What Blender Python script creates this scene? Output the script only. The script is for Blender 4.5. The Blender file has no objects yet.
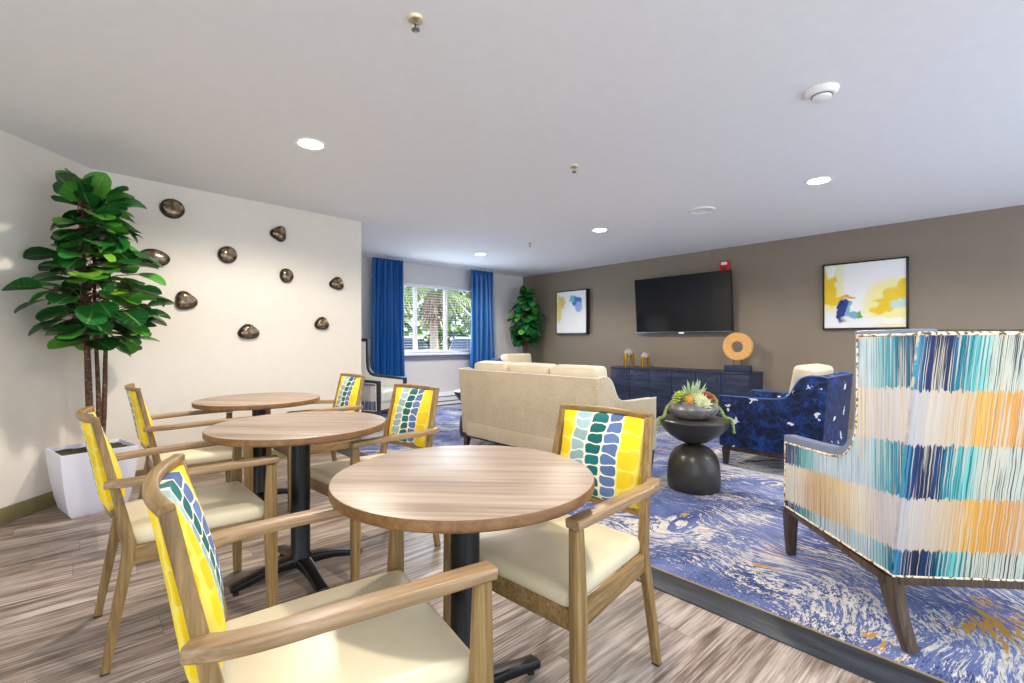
import bpy, bmesh, math, random
from mathutils import Vector, Matrix, noise as mnoise
PI = math.pi
sc = bpy.context.scene
COL = sc.collection
random.seed(7)

# ------------------------------------------------------------------ colour / node helpers
def S(r, g, b, a=1.0):
    def f(c):
        c /= 255.0
        return c / 12.92 if c <= 0.04045 else ((c + 0.055) / 1.055) ** 2.4
    return (f(r), f(g), f(b), a)

class NT:
    """small wrapper for building a material node tree"""
    def __init__(s, name):
        s.m = bpy.data.materials.new(name); s.m.use_nodes = True
        s.t = s.m.node_tree; s.n = s.t.nodes; s.l = s.t.links
        s.n.clear()
        s.out = s.n.new('ShaderNodeOutputMaterial')
        s.p = s.n.new('ShaderNodeBsdfPrincipled')
        s.l.new(s.p.outputs[0], s.out.inputs[0])
    def link(s, a, b): s.l.new(a, b)
    def setin(s, sock, v):
        if isinstance(v, bpy.types.NodeSocket): s.l.new(v, sock)
        elif v is not None: sock.default_value = v
    def new(s, t, **k):
        n = s.n.new(t)
        for a, b in k.items(): setattr(n, a, b)
        return n
    def M(s, op, a, b=None, c=None, clamp=False):
        n = s.new('ShaderNodeMath', operation=op, use_clamp=clamp)
        s.setin(n.inputs[0], a); s.setin(n.inputs[1], b); s.setin(n.inputs[2], c)
        return n.outputs[0]
    def obj(s): return s.new('ShaderNodeTexCoord').outputs['Object']
    def map(s, v, scale=(1, 1, 1), loc=(0, 0, 0), rot=(0, 0, 0)):
        n = s.new('ShaderNodeMapping')
        s.setin(n.inputs['Vector'], v); n.inputs['Scale'].default_value = scale
        n.inputs['Location'].default_value = loc; n.inputs['Rotation'].default_value = rot
        return n.outputs[0]
    def sep(s, v):
        n = s.new('ShaderNodeSeparateXYZ'); s.link(v, n.inputs[0]); return n.outputs
    def comb(s, x, y, z=0.0):
        n = s.new('ShaderNodeCombineXYZ')
        for i, q in enumerate((x, y, z)): s.setin(n.inputs[i], q)
        return n.outputs[0]
    def noise(s, v, scale=5, detail=4, rough=.55, dist=0.0, col=False):
        n = s.new('ShaderNodeTexNoise'); s.setin(n.inputs['Vector'], v)
        n.inputs['Scale'].default_value = scale; n.inputs['Detail'].default_value = detail
        n.inputs['Roughness'].default_value = rough; n.inputs['Distortion'].default_value = dist
        return n.outputs['Color' if col else 'Fac']
    def vor(s, v, scale=5, feature='F1', out='Distance', rnd=1.0):
        n = s.new('ShaderNodeTexVoronoi', feature=feature); s.setin(n.inputs['Vector'], v)
        n.inputs['Scale'].default_value = scale
        if 'Randomness' in n.inputs: n.inputs['Randomness'].default_value = rnd
        return n.outputs[out]
    def wn1(s, w):
        n = s.new('ShaderNodeTexWhiteNoise', noise_dimensions='1D'); s.setin(n.inputs['W'], w); return n.outputs['Value']
    def ramp(s, f, stops, mode='LINEAR'):
        n = s.new('ShaderNodeValToRGB'); cr = n.color_ramp; cr.interpolation = mode
        while len(cr.elements) < len(stops): cr.elements.new(0.5)
        for e, (p, c) in zip(cr.elements, stops):
            e.position = p; e.color = c if len(c) == 4 else (*c, 1)
        s.setin(n.inputs[0], f); return n.outputs[0]
    def mix(s, f, a, b, mode='MIX'):
        n = s.new('ShaderNodeMix', data_type='RGBA', blend_type=mode)
        s.setin(n.inputs[0], f); s.setin(n.inputs[6], a); s.setin(n.inputs[7], b)
        return n.outputs[2]
    def step(s, x, lo, hi):
        n = s.new('ShaderNodeMapRange', interpolation_type='SMOOTHSTEP')
        s.setin(n.inputs[0], x); n.inputs[1].default_value = lo; n.inputs[2].default_value = hi
        return n.outputs[0]
    def bump(s, h, strength=.3, dist=.01):
        n = s.new('ShaderNodeBump'); n.inputs['Strength'].default_value = strength
        n.inputs['Distance'].default_value = dist; s.link(h, n.inputs['Height'])
        s.link(n.outputs[0], s.p.inputs['Normal'])
    def base(s, c): s.setin(s.p.inputs['Base Color'], c)
    def pr(s, rough=.5, metal=0.0, spec=.5, sheen=0, coat=0):
        s.setin(s.p.inputs['Roughness'], rough); s.p.inputs['Metallic'].default_value = metal
        s.p.inputs['Specular IOR Level'].default_value = spec
        s.p.inputs['Sheen Weight'].default_value = sheen
        s.p.inputs['Coat Weight'].default_value = coat
        return s.m

def plain(name, c, rough=.5, metal=0, spec=.5, var=.06, vscale=12, bump=0, bscale=200, sheen=0, coat=0):
    t = NT(name); v = t.obj()
    n = t.noise(v, vscale, 3)
    lo = tuple(x * (1 - var) for x in c[:3]) + (1,); hi = tuple(min(1, x * (1 + var)) for x in c[:3]) + (1,)
    t.base(t.ramp(n, [(.3, lo), (.7, hi)]))
    if bump: t.bump(t.noise(v, bscale, 2), bump, .002)
    return t.pr(rough, metal, spec, sheen, coat)

def wood(name, dark, mid, light, axis='x', rough=.42, fine=90, long=3.5, spec=.4, bump=.08):
    t = NT(name); v = t.obj()
    sx = {'x': (long, fine, fine), 'y': (fine, long, fine), 'z': (fine, fine, long)}[axis]
    a = t.noise(t.map(v, sx), 1, 5, .6)
    sx2 = tuple(q * .18 for q in sx)
    b = t.noise(t.map(v, sx2, (3, 7, 1)), 1, 3, .5, .6)
    f = t.M('ADD', t.M('MULTIPLY', a, .6), t.M('MULTIPLY', b, .4))
    t.base(t.ramp(f, [(.32, dark), (.5, mid), (.66, light)]))
    t.bump(a, bump, .002)
    return t.pr(rough, 0, spec)

# ------------------------------------------------------------------ mesh helpers
class G:
    """collects simple shapes into ONE mesh"""
    def __init__(s): s.v = []; s.f = []; s.mi = []; s.uv = {}; s.cur = 0
    def add(s, vs, fs, M=None):
        o = len(s.v)
        for p in vs:
            p = Vector(p)
            s.v.append(M @ p if M is not None else p)
        for f in fs: s.f.append(tuple(i + o for i in f)); s.mi.append(s.cur)
        return o
    def bm(s, b, M=None):
        b.verts.index_update(); b.verts.ensure_lookup_table()
        s.add([v.co.copy() for v in b.verts], [[v.index for v in f.verts] for f in b.faces], M); b.free()
    def box(s, c, d, bev=.003, M=None, seg=2):
        b = bmesh.new(); bmesh.ops.create_cube(b, size=1.0)
        for v in b.verts: v.co = Vector((v.co.x * d[0], v.co.y * d[1], v.co.z * d[2]))
        if bev > 0:
            bmesh.ops.bevel(b, geom=b.edges[:], offset=min(bev, min(d) * .45), segments=seg, affect='EDGES', profile=.6)
        for v in b.verts: v.co += Vector(c)
        s.bm(b, M)
    def span(s, a, b, bev=.003, M=None, seg=2):
        s.box([(a[i] + b[i]) / 2 for i in range(3)], [abs(b[i] - a[i]) for i in range(3)], bev, M, seg)
    def rbox(s, c, half, r, puff=(0, 0, 0), n=6, M=None, fn=None, ne=4):
        """soft rounded box (cushion); puff bulges each axis pair"""
        def axis(h):
            e = [-(h) + r * (1 - math.cos(PI / 2 * i / ne)) for i in range(ne)]
            inner = [-(h - r) + 2 * (h - r) * i / n for i in range(n + 1)]
            return e + inner + [-q for q in reversed(e)]
        ax = [axis(h) for h in half]
        idx = {}; vs = []; fs = []
        def vert(p):
            k = tuple(round(q, 6) for q in p)
            if k in idx: return idx[k]
            q = Vector([max(-(half[i] - r), min(half[i] - r, p[i])) for i in range(3)])
            d = Vector(p) - q
            if d.length > 1e-9: w = q + d.normalized() * r
            else: w = Vector(p)
            u = [max(-1, min(1, p[i] / half[i])) for i in range(3)]
            for i in range(3):
                j, k2 = (i + 1) % 3, (i + 2) % 3
                w[i] += puff[i] * u[i] * (1 - u[j] ** 2) * (1 - u[k2] ** 2)
            if fn: w = Vector(fn(w))
            vs.append(w + Vector(c)); idx[k] = len(vs) - 1
            return idx[k]
        for i in range(3):
            j, k = (i + 1) % 3, (i + 2) % 3
            for sg in (-1, 1):
                for a in range(len(ax[j]) - 1):
                    for b in range(len(ax[k]) - 1):
                        q = []
                        for (aa, bb) in ((a, b), (a + 1, b), (a + 1, b + 1), (a, b + 1)):
                            p = [0, 0, 0]; p[i] = sg * half[i]; p[j] = ax[j][aa]; p[k] = ax[k][bb]
                            q.append(vert(p))
                        q = list(dict.fromkeys(q))
                        if len(q) > 2: fs.append(q if sg > 0 else q[::-1])
        s.add(vs, fs, M)
    def sweep(s, path, sec, up=(0, 0, 1), scale=None, M=None, cap=True, closed=False):
        """sweep a 2D section [(side,up)] along a path; scale per point (float or (sx,sy))"""
        P = [Vector(p) for p in path]; n = len(P); vs = []; fs = []; k = len(sec)
        up = Vector(up)
        for i, p in enumerate(P):
            if closed: t = P[(i + 1) % n] - P[i - 1]
            else: t = P[min(i + 1, n - 1)] - P[max(i - 1, 0)]
            t.normalize()
            sd = t.cross(up)
            if sd.length < 1e-4: sd = t.cross(Vector((1, 0, 0)))
            sd.normalize(); uu = sd.cross(t).normalized()
            sx = sy = 1.0
            if scale is not None:
                q = scale[i]; sx, sy = (q, q) if not isinstance(q, (tuple, list)) else q
            for (a, b) in sec: vs.append(p + sd * a * sx + uu * b * sy)
        for i in range(n if closed else n - 1):
            for j in range(k):
                a = i * k + j; b = i * k + (j + 1) % k; c = ((i + 1) % n) * k + (j + 1) % k; d = ((i + 1) % n) * k + j
                fs.append((a, b, c, d))
        if cap and not closed:
            fs.append(tuple(range(k))[::-1]); fs.append(tuple((n - 1) * k + j for j in range(k)))
        s.add(vs, fs, M)
    def tube(s, path, r, seg=8, scale=None, M=None, closed=False, up=(0, 0, 1)):
        s.sweep(path, circ(r, seg), up, scale, M, True, closed)
    def lathe(s, prof, seg=32, M=None):
        vs = []; fs = []; k = len(prof)
        for i in range(seg):
            a = 2 * PI * i / seg
            for (r, z) in prof: vs.append((r * math.cos(a), r * math.sin(a), z))
        for i in range(seg):
            for j in range(k - 1):
                a = i * k + j; b = ((i + 1) % seg) * k + j
                fs.append((a, b, b + 1, a + 1))
        s.add(vs, fs, M)
        b = bmesh.new()
    def prism(s, prof, y0, y1, bev=0, M=None, axis='y', seg=2):
        """extrude a 2D outline (x,z) along y"""
        b = bmesh.new()
        mk = {'y': lambda p, q: (p[0], q, p[1]), 'z': lambda p, q: (p[0], p[1], q), 'x': lambda p, q: (q, p[0], p[1])}[axis]
        A = [b.verts.new(mk(p, y0)) for p in prof]; B = [b.verts.new(mk(p, y1)) for p in prof]
        n = len(prof)
        b.faces.new(A); b.faces.new(B[::-1])
        for i in range(n): b.faces.new((A[i], B[i], B[(i + 1) % n], A[(i + 1) % n]))
        bmesh.ops.recalc_face_normals(b, faces=b.faces[:])
        if bev > 0:
            ed = [e for e in b.edges if len(e.link_faces) == 2 and e.calc_face_angle(0) > .6]
            bmesh.ops.bevel(b, geom=ed, offset=bev, segments=seg, affect='EDGES', profile=.6)
        s.bm(b, M)
    def build(s, name, mat, parent=None, smooth=True, angle=35, fixn=True):
        me = bpy.data.meshes.new(name)
        me.from_pydata([tuple(v) for v in s.v], [], s.f)
        mats = mat if isinstance(mat, (list, tuple)) else [mat]
        for m in mats: me.materials.append(m)
        if len(mats) > 1: me.polygons.foreach_set('material_index', s.mi)
        if fixn:
            b = bmesh.new(); b.from_mesh(me)
            bmesh.ops.remove_doubles(b, verts=b.verts[:], dist=1e-5)
            bmesh.ops.recalc_face_normals(b, faces=b.faces[:]); b.to_mesh(me); b.free()
        if smooth:
            me.shade_smooth(); me.set_sharp_from_angle(angle=math.radians(angle))
        me.update()
        o = bpy.data.objects.new(name, me); COL.objects.link(o)
        if parent is not None: o.parent = parent
        return o

def circ(r, n=8): return [(r * math.cos(2 * PI * i / n), r * math.sin(2 * PI * i / n)) for i in range(n)]
def rrect(w, h, r, n=3):
    out = []
    for cx, cy, a0 in ((w - r, h - r, 0), (-(w - r), h - r, 90), (-(w - r), -(h - r), 180), (w - r, -(h - r), 270)):
        for i in range(n + 1):
            a = math.radians(a0 + 90 * i / n); out.append((cx + r * math.cos(a), cy + r * math.sin(a)))
    return out
def spline(pts, n=6):
    P = [Vector(p) for p in pts]; out = []
    for i in range(len(P) - 1):
        p0 = P[max(i - 1, 0)]; p1 = P[i]; p2 = P[i + 1]; p3 = P[min(i + 2, len(P) - 1)]
        for k in range(n):
            t = k / n
            out.append(.5 * ((2 * p1) + (-p0 + p2) * t + (2 * p0 - 5 * p1 + 4 * p2 - p3) * t * t + (-p0 + 3 * p1 - 3 * p2 + p3) * t ** 3))
    out.append(P[-1]); return out
def RZ(a): return Matrix.Rotation(a, 4, 'Z')
def T(x, y, z): return Matrix.Translation((x, y, z))

def tag(o, label, cat, group=None, kind=None):
    o['label'] = label; o['category'] = cat
    if group: o['group'] = group
    if kind: o['kind'] = kind
    return o
def thing(name, label, cat, loc=(0, 0, 0), rz=0.0, group=None):
    o = bpy.data.objects.new(name, None); COL.objects.link(o); o.empty_display_size = .1
    o.location = loc; o.rotation_euler = (0, 0, rz)
    return tag(o, label, cat, group)
def structure(o): o['kind'] = 'structure'; return o
def kids(o): return [c for c in bpy.data.objects if c.parent == o]
def dup(root, loc, rz, label):
    r = root.copy(); COL.objects.link(r); r.location = loc; r.rotation_euler = (0, 0, rz); r['label'] = label
    for ch in kids(root):
        c = ch.copy(); COL.objects.link(c); c.parent = r
        for gch in kids(ch):
            d = gch.copy(); COL.objects.link(d); d.parent = c
    return r

# ------------------------------------------------------------------ materials
CEIL = 2.5
m_ceil = plain('ceiling_paint', S(232, 232, 234), .9, var=.015, bump=.05)
m_cream = plain('cream_paint', S(230, 222, 210), .85, var=.015, bump=.05)
m_grey = plain('pale_grey_paint', S(222, 219, 216), .85, var=.015)
m_taupe = plain('taupe_paint', S(134, 121, 105), .6, var=.03, vscale=3, spec=.4, bump=.05)
m_olive = plain('olive_baseboard', S(128, 116, 78), .45, var=.05)
m_white = plain('white_paint', S(240, 240, 242), .4, var=.01)
m_whitep = plain('white_plastic', S(238, 236, 234), .35, var=.01)
OD, OM, OL = S(98, 75, 41), S(145, 115, 70), S(174, 144, 97)
m_oak = {a: wood('oak_' + a, OD, OM, OL, a) for a in 'xyz'}
m_oaktop = wood('oak_arm', S(122, 94, 62), S(156, 126, 91), S(182, 154, 120), 'x', rough=.35)
m_glide = plain('black_glide', S(30, 28, 26), .6)
m_vinyl = plain('cream_vinyl', S(226, 212, 178), .38, var=.03, spec=.5, bump=.03, bscale=300)
m_blackmetal = plain('black_cast_iron', S(12, 12, 13), .35, 0, .4, bump=.1, bscale=120)
m_edge = wood('table_edge_band', S(100, 66, 34), S(130, 90, 48), S(148, 108, 62), 'x', .4, 60, 4)
m_darkwood = wood('dark_walnut', S(40, 30, 24), S(62, 48, 38), S(84, 66, 52), 'z', .38)
m_sabre = wood('dark_leg_wood', S(48, 38, 30), S(78, 62, 48), S(110, 88, 68), 'z', .4)

def tabletop_mat():
    t = NT('laminate_top'); v = t.map(t.obj(), rot=(0, 0, math.radians(45)))
    a = t.noise(t.map(v, (2.2, 55, 30)), 1, 5, .6); b = t.noise(t.map(v, (.9, 14, 8), (2, 5, 0)), 1, 3, .5, .4)
    f = t.M('ADD', t.M('MULTIPLY', a, .55), t.M('MULTIPLY', b, .45))
    t.base(t.ramp(f, [(.35, S(126, 106, 90)), (.5, S(158, 137, 119)), (.64, S(178, 159, 142))]))
    return t.pr(.4, 0, .5)
m_top = tabletop_mat()

def floor_mat():
    t = NT('vinyl_plank'); o = t.obj(); s = t.sep(o)
    row = t.M('FLOOR', t.M('DIVIDE', s[1], .178))
    off = t.M('MULTIPLY', t.wn1(row), 1.22)
    px = t.M('DIVIDE', t.M('ADD', s[0], off), 1.22); col = t.M('FLOOR', px)
    rnd = t.wn1(t.M('ADD', t.M('MULTIPLY', row, 17.3), t.M('MULTIPLY', col, 5.71)))
    g1 = t.comb(t.M('MULTIPLY', t.M('ADD', s[0], t.M('MULTIPLY', rnd, 9)), 1.5), t.M('MULTIPLY', s[1], 16), t.M('MULTIPLY', rnd, 13))
    n1 = t.noise(g1, 1, 6, .62, 1.1)
    g2 = t.comb(t.M('MULTIPLY', s[0], 4), t.M('MULTIPLY', s[1], 120), rnd)
    n2 = t.noise(g2, 1, 4, .6)
    g3 = t.comb(t.M('MULTIPLY', t.M('ADD', s[0], t.M('MULTIPLY', rnd, 4)), .9), t.M('MULTIPLY', s[1], 5.5), rnd)
    n3 = t.noise(g3, 1, 2, .5, .5)
    f = t.M('ADD', t.M('ADD', t.M('MULTIPLY', n1, .42), t.M('MULTIPLY', n2, .38)), t.M('MULTIPLY', n3, .2))
    c = t.ramp(f, [(.37, S(56, 43, 34)), (.455, S(118, 100, 87)), (.52, S(168, 151, 139)), (.6, S(208, 196, 187))])
    c = t.mix(t.M('MULTIPLY', rnd, .3), c, S(132, 116, 104))
    fy = t.M('FRACT', t.M('DIVIDE', s[1], .178)); fx = t.M('FRACT', px)
    e = t.M('MAXIMUM', t.M('LESS_THAN', fy, .012), t.M('LESS_THAN', fx, .0022))
    c = t.mix(t.M('MULTIPLY', e, .55), c, S(70, 58, 50))
    t.base(c); t.bump(n2, .12, .002)
    return t.pr(.36, 0, .45)
m_floor = floor_mat()

def carpet_mat():
    t = NT('abstract_carpet'); o = t.obj(); s = t.sep(o)
    wz = t.noise(o, .9, 2, .5, col=True)
    q = t.sep(wz)
    X = t.M('ADD', s[0], t.M('MULTIPLY', t.M('SUBTRACT', q[0], .5), 1.1)); Y = t.M('ADD', s[1], t.M('MULTIPLY', t.M('SUBTRACT', q[1], .5), 1.1))
    dx = t.M('SUBTRACT', X, 1.75); dy = t.M('SUBTRACT', Y, 1.35)
    r = t.M('SQRT', t.M('ADD', t.M('MULTIPLY', dx, dx), t.M('MULTIPLY', dy, dy)))
    a = t.M('ARCTAN2', dy, dx)
    pol = t.comb(t.M('MULTIPLY', r, 40), t.M('MULTIPLY', a, 8.0), 0)
    strokes = t.noise(pol, 1, 4, .65, .35)
    pol2 = t.comb(t.M('MULTIPLY', r, 110), t.M('MULTIPLY', a, 34), 3)
    st2 = t.noise(pol2, 1, 3, .7, .6)
    big = t.noise(o, 1.35, 3, .55, .5)
    f = t.M('ADD', t.M('ADD', t.M('MULTIPLY', strokes, .55), t.M('MULTIPLY', st2, .55)), t.M('MULTIPLY', t.M('SUBTRACT', big, .5), .5))
    bl = t.ramp(t.noise(o, 2.2, 5, .65, .6), [(.32, S(66, 78, 122)), (.48, S(98, 112, 160)), (.62, S(124, 136, 182))])
    navy = t.step(t.M('ADD', t.noise(t.map(pol2, loc=(4, 2, 8)), 1, 4, .7), t.M('MULTIPLY', t.M('SUBTRACT', t.noise(t.map(o, loc=(5, 3, 1)), 1.1, 3), .5), 1.2)), .6, .68)
    bl = t.mix(t.M('MULTIPLY', navy, .85), bl, S(36, 44, 84))
    crm = t.ramp(t.noise(o, 30, 3), [(.3, S(205, 198, 190)), (.7, S(236, 230, 222))])
    c = t.mix(t.step(f, .572, .59), bl, crm)
    gm = t.M('ADD', t.noise(t.map(o, loc=(9, 4, 0)), 1.5, 3, .6, 1.0), t.M('MULTIPLY', t.M('SUBTRACT', strokes, .5), 1.5))
    gx = t.M('SUBTRACT', s[0], 2.72); gy = t.M('SUBTRACT', s[1], .08)
    spot = t.M('SUBTRACT', 1.0, t.M('SQRT', t.M('ADD', t.M('POWER', t.M('DIVIDE', gx, .55), 2.0), t.M('POWER', t.M('DIVIDE', gy, .22), 2.0))))
    gm = t.M('ADD', gm, t.M('MULTIPLY', t.M('MAXIMUM', spot, 0.0), .24))
    c = t.mix(t.step(gm, .80, .83), c, S(206, 156, 62))
    c = t.mix(t.M('MULTIPLY', t.noise(o, 260, 2), .22), c, S(60, 70, 110))
    t.base(c); t.bump(t.noise(o, 320, 2), .4, .004)
    return t.pr(.95, 0, .15)
m_carpet = carpet_mat()

def pebble_mat(off=.2):
    t = NT('pebble_fabric'); o = t.obj(); s = t.sep(o)
    wob = t.noise(o, 9, 2, .5)
    u = t.M('DIVIDE', t.M('ADD', s[1], .185), .37)
    v = t.M('DIVIDE', t.M('SUBTRACT', s[2], .55), .039)
    u2 = t.M('ADD', t.M('ADD', t.M('MULTIPLY', u, 4.9), off), t.M('MULTIPLY', t.M('SUBTRACT', wob, .5), .55))
    c = t.M('MAXIMUM', t.M('MINIMUM', t.M('FLOOR', u2), 4.0), 0.0); a = t.M('SUBTRACT', t.M('MULTIPLY', t.M('FRACT', u2), 2), 1)
    ye = t.M('MAXIMUM', t.M('GREATER_THAN', c, 3.5), t.M('LESS_THAN', c, .5))
    v = t.M('MULTIPLY', v, t.M('SUBTRACT', 1.0, t.M('MULTIPLY', ye, .42)))
    vv = t.M('ADD', t.M('ADD', v, t.M('MULTIPLY', t.wn1(c), 3.0)), t.M('MULTIPLY', a, t.M('MULTIPLY', t.M('SUBTRACT', t.noise(o, 14, 1), .5), 1.6)))
    b = t.M('SUBTRACT', t.M('MULTIPLY', t.M('FRACT', vv), 2), 1)
    rowi = t.M('FLOOR', vv)
    k = t.M('ADD', t.M('POWER', t.M('ABSOLUTE', t.M('MULTIPLY', a, 1.10)), 4.0), t.M('POWER', t.M('ABSOLUTE', t.M('MULTIPLY', b, 1.12)), 4.0))
    inside = t.M('SUBTRACT', 1.0, t.step(k, .85, 1.05))
    cols = t.ramp(t.M('DIVIDE', t.M('ADD', c, .5), 5.0), [(0, S(238, 200, 30)), (.2, S(150, 178, 178)), (.4, S(14, 104, 104)), (.6, S(92, 118, 166)), (.8, S(240, 204, 32))], 'CONSTANT')
    tone = t.M('ADD', .72, t.M('ADD', t.M('MULTIPLY', t.wn1(t.M('ADD', rowi, t.M('MULTIPLY', c, 7.3))), .38), t.M('MULTIPLY', t.noise(o, 40, 4, .65), .22)))
    tone = t.M('MAXIMUM', tone, t.M('MULTIPLY', ye, .98))
    n = t.new('ShaderNodeVectorMath', operation='SCALE'); t.link(cols, n.inputs[0]); t.link(tone, n.inputs['Scale'])
    gap = t.mix(ye, S(240, 232, 208), S(244, 220, 96))
    t.base(t.mix(inside, gap, n.outputs[0]))
    t.bump(t.noise(o, 500, 2), .15, .002)
    return t.pr(.7, 0, .3)
m_pebble = pebble_mat()
m_pebble2 = pebble_mat(-.15)

def stripe_mat(name, axis, off, muted=False, span=1.0, slope=0.0):
    """vertical brush stroke fabric: blue/teal and sand/orange bands"""
    t = NT(name); o = t.obj(); s = t.sep(o)
    u = t.M('ADD', t.M('MULTIPLY', s[1] if axis == 'y' else s[0], -1.0 if axis == 'y' else 1.0), off)
    z = s[2]
    jit = t.noise(t.comb(t.M('MULTIPLY', u, 70), 0, 0), 1, 2, .6)
    zz = t.M('ADD', t.M('ADD', z, t.M('MULTIPLY', s[0], slope)), t.M('MULTIPLY', t.M('SUBTRACT', jit, .5), .075))
    wav = t.M('MULTIPLY', t.M('SUBTRACT', t.noise(t.comb(t.M('MULTIPLY', u, 3), t.M('MULTIPLY', z, 9), 0), 1, 3), .5), .012)
    us = t.M('ADD', u, wav)
    band = t.M('FRACT', t.M('DIVIDE', t.M('SUBTRACT', zz, .19), .395))
    warm = t.step(band, .49, .505)            # lower half of each period is the blue band
    cream = S(212, 200, 178)
    if muted:
        blue = [(0, S(60, 90, 130)), (.3, S(30, 60, 110)), (.6, S(120, 150, 180)), (1, S(40, 70, 120))]
        sand = [(0, S(215, 212, 208)), (.5, S(190, 188, 186)), (1, S(222, 218, 212))]
    else:
        if axis == 'y':
            blue = [(.0, S(70, 150, 180)), (.04, S(30, 50, 105)), (.09, S(40, 44, 66)), (.14, S(30, 60, 110)), (.19, S(24, 140, 150)), (.27, S(120, 200, 194)), (.33, S(206, 202, 180)), (.62, S(192, 202, 186)), (.8, S(60, 150, 170)), (1, S(40, 60, 110))]
            sand = [(.0, S(190, 186, 190)), (.1, S(204, 190, 176)), (.24, S(212, 180, 138)), (.29, S(230, 176, 84)), (.38, S(224, 160, 70)), (.5, S(214, 156, 96)), (.7, S(232, 214, 186)), (1, S(222, 222, 224))]
            dks = [(0, S(22, 60, 100)), (.1, S(14, 20, 46)), (.17, S(16, 40, 70)), (.26, S(16, 120, 124)), (.4, S(44, 54, 66)), (.7, S(60, 80, 84)), (1, S(14, 30, 60))]
            dws = [(0, S(170, 168, 176)), (.15, S(205, 170, 130)), (.3, S(190, 124, 40)), (.5, S(176, 110, 50)), (1, S(180, 176, 176))]
        else:
            blue = [(.0, S(26, 60, 110)), (.09, S(40, 130, 165)), (.17, S(84, 176, 190)), (.26, S(196, 218, 228)), (.42, S(186, 210, 226)), (.6, S(196, 214, 222)), (.76, S(90, 180, 186)), (.85, S(60, 110, 150)), (.93, S(40, 70, 110)), (1, S(40, 60, 100))]
            sand = [(.0, S(206, 202, 206)), (.2, S(204, 200, 204)), (.33, S(232, 224, 206)), (.44, S(222, 200, 160)), (.56, S(214, 184, 140)), (.66, S(210, 176, 130)), (.8, S(230, 218, 200)), (1, S(222, 222, 224))]
            dks = [(0, S(16, 30, 66)), (.12, S(18, 80, 110)), (.25, S(110, 150, 176)), (.5, S(130, 150, 170)), (.75, S(24, 110, 124)), (.88, S(30, 44, 80)), (1, S(24, 36, 64))]
            dws = [(0, S(180, 176, 184)), (.3, S(170, 150, 130)), (.5, S(160, 122, 84)), (.7, S(150, 112, 76)), (1, S(176, 170, 170))]
    if muted:
        dks = [(0, S(20, 34, 60)), (1, S(24, 40, 70))]; dws = [(0, S(40, 42, 46)), (1, S(50, 50, 54))]
    uf = t.M('DIVIDE', u, span, clamp=True)
    cb = t.ramp(uf, blue); cs = t.ramp(uf, sand)
    c = t.mix(warm, cb, cs)
    st = t.noise(t.comb(t.M('MULTIPLY', us, 150), t.M('MULTIPLY', z, 1.6), 0), 1, 2, .6)
    c = t.mix(t.M('MULTIPLY', t.step(st, .54, .58), .85), c, cream)
    ln = t.noise(t.comb(t.M('MULTIPLY', us, 230), t.M('MULTIPLY', z, 2.0), 4), 1, 2, .6)
    dk = t.ramp(uf, dks)
    dkw = t.ramp(uf, dws)
    dd = t.mix(warm, dk, dkw)
    amt = t.M('MULTIPLY', t.step(ln, .535, .565), t.M('SUBTRACT', .95, t.M('MULTIPLY', warm, .35)))
    c = t.mix(amt, c, dd)
    t.base(c); t.bump(st, .15, .002)
    return t.pr(.65, 0, .3)

def velvet_mat():
    t = NT('navy_velvet'); o = t.obj()
    d = t.noise(o, 9, 3, .6, col=True)
    n = t.new('ShaderNodeVectorMath', operation='MULTIPLY_ADD'); t.link(d, n.inputs[0]); n.inputs[1].default_value = (.2, .2, .2); t.link(o, n.inputs[2])
    v1 = t.vor(t.map(n.outputs[0], (1, 1, 1.6)), 5.8)
    big = t.noise(o, 14, 4, .65, .4)
    c = t.ramp(big, [(.34, S(3, 7, 24)), (.5, S(8, 26, 66)), (.66, S(18, 62, 132))])
    ring = t.vor(o, 13, 'DISTANCE_TO_EDGE')
    c = t.mix(t.M('MULTIPLY', t.M('SUBTRACT', 1.0, t.step(ring, .0, .1)), .14), c, S(40, 96, 186))
    c = t.mix(t.M('SUBTRACT', 1.0, t.step(v1, .165, .185)), c, S(222, 224, 232))
    t.base(c); t.bump(t.noise(o, 300, 2), .15, .002)
    return t.pr(.6, 0, .3, sheen=.08)
m_velvet = velvet_mat()

def linen_mat():
    t = NT('beige_weave'); o = t.obj()
    a = t.noise(t.map(o, (30, 30, 260)), 1, 3, .6); b = t.noise(t.map(o, (260, 260, 30)), 1, 3, .6)
    big = t.noise(o, 5, 3)
    f = t.M('ADD', t.M('MULTIPLY', t.M('ADD', a, b), .38), t.M('MULTIPLY', big, .24))
    t.base(t.ramp(f, [(.34, S(168, 151, 125)), (.5, S(192, 176, 149)), (.66, S(208, 194, 169))]))
    t.bump(t.M('ADD', a, b), .25, .002)
    return t.pr(.85, 0, .2, sheen=.2)
m_linen = linen_mat()
m_cushion = plain('cream_cushion', S(218, 204, 176), .5, var=.04)
m_creamcord = plain('pale_piping', S(230, 222, 206), .6)
m_rimsheen = plain('window_sheen_rim', S(118, 130, 156), .42, var=.05)  # dark chair rim tinted blue-grey: the window's reflection is put into its colour
m_charcoal = plain('charcoal_vinyl', S(44, 46, 50), .42)
m_whitevinyl = plain('white_vinyl', S(226, 224, 216), .42)
def welt_mat():
    t = NT('striped_welt'); o = t.obj()
    n = t.noise(o, 70, 1, .4)
    t.base(t.ramp(n, [(.38, S(110, 76, 40)), (.46, S(236, 214, 170)), (.62, S(244, 236, 220))]))
    return t.pr(.6)
m_welt = welt_mat()
def curtain_mat():
    t = NT('royal_blue_satin'); o = t.obj()
    n = t.noise(t.map(o, (60, 60, 1)), 1, 3)
    t.base(t.ramp(n, [(.3, S(6, 74, 140)), (.7, S(16, 114, 190))]))
    return t.pr(.3, 0, .9, sheen=.1)
m_curtain = curtain_mat()
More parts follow.
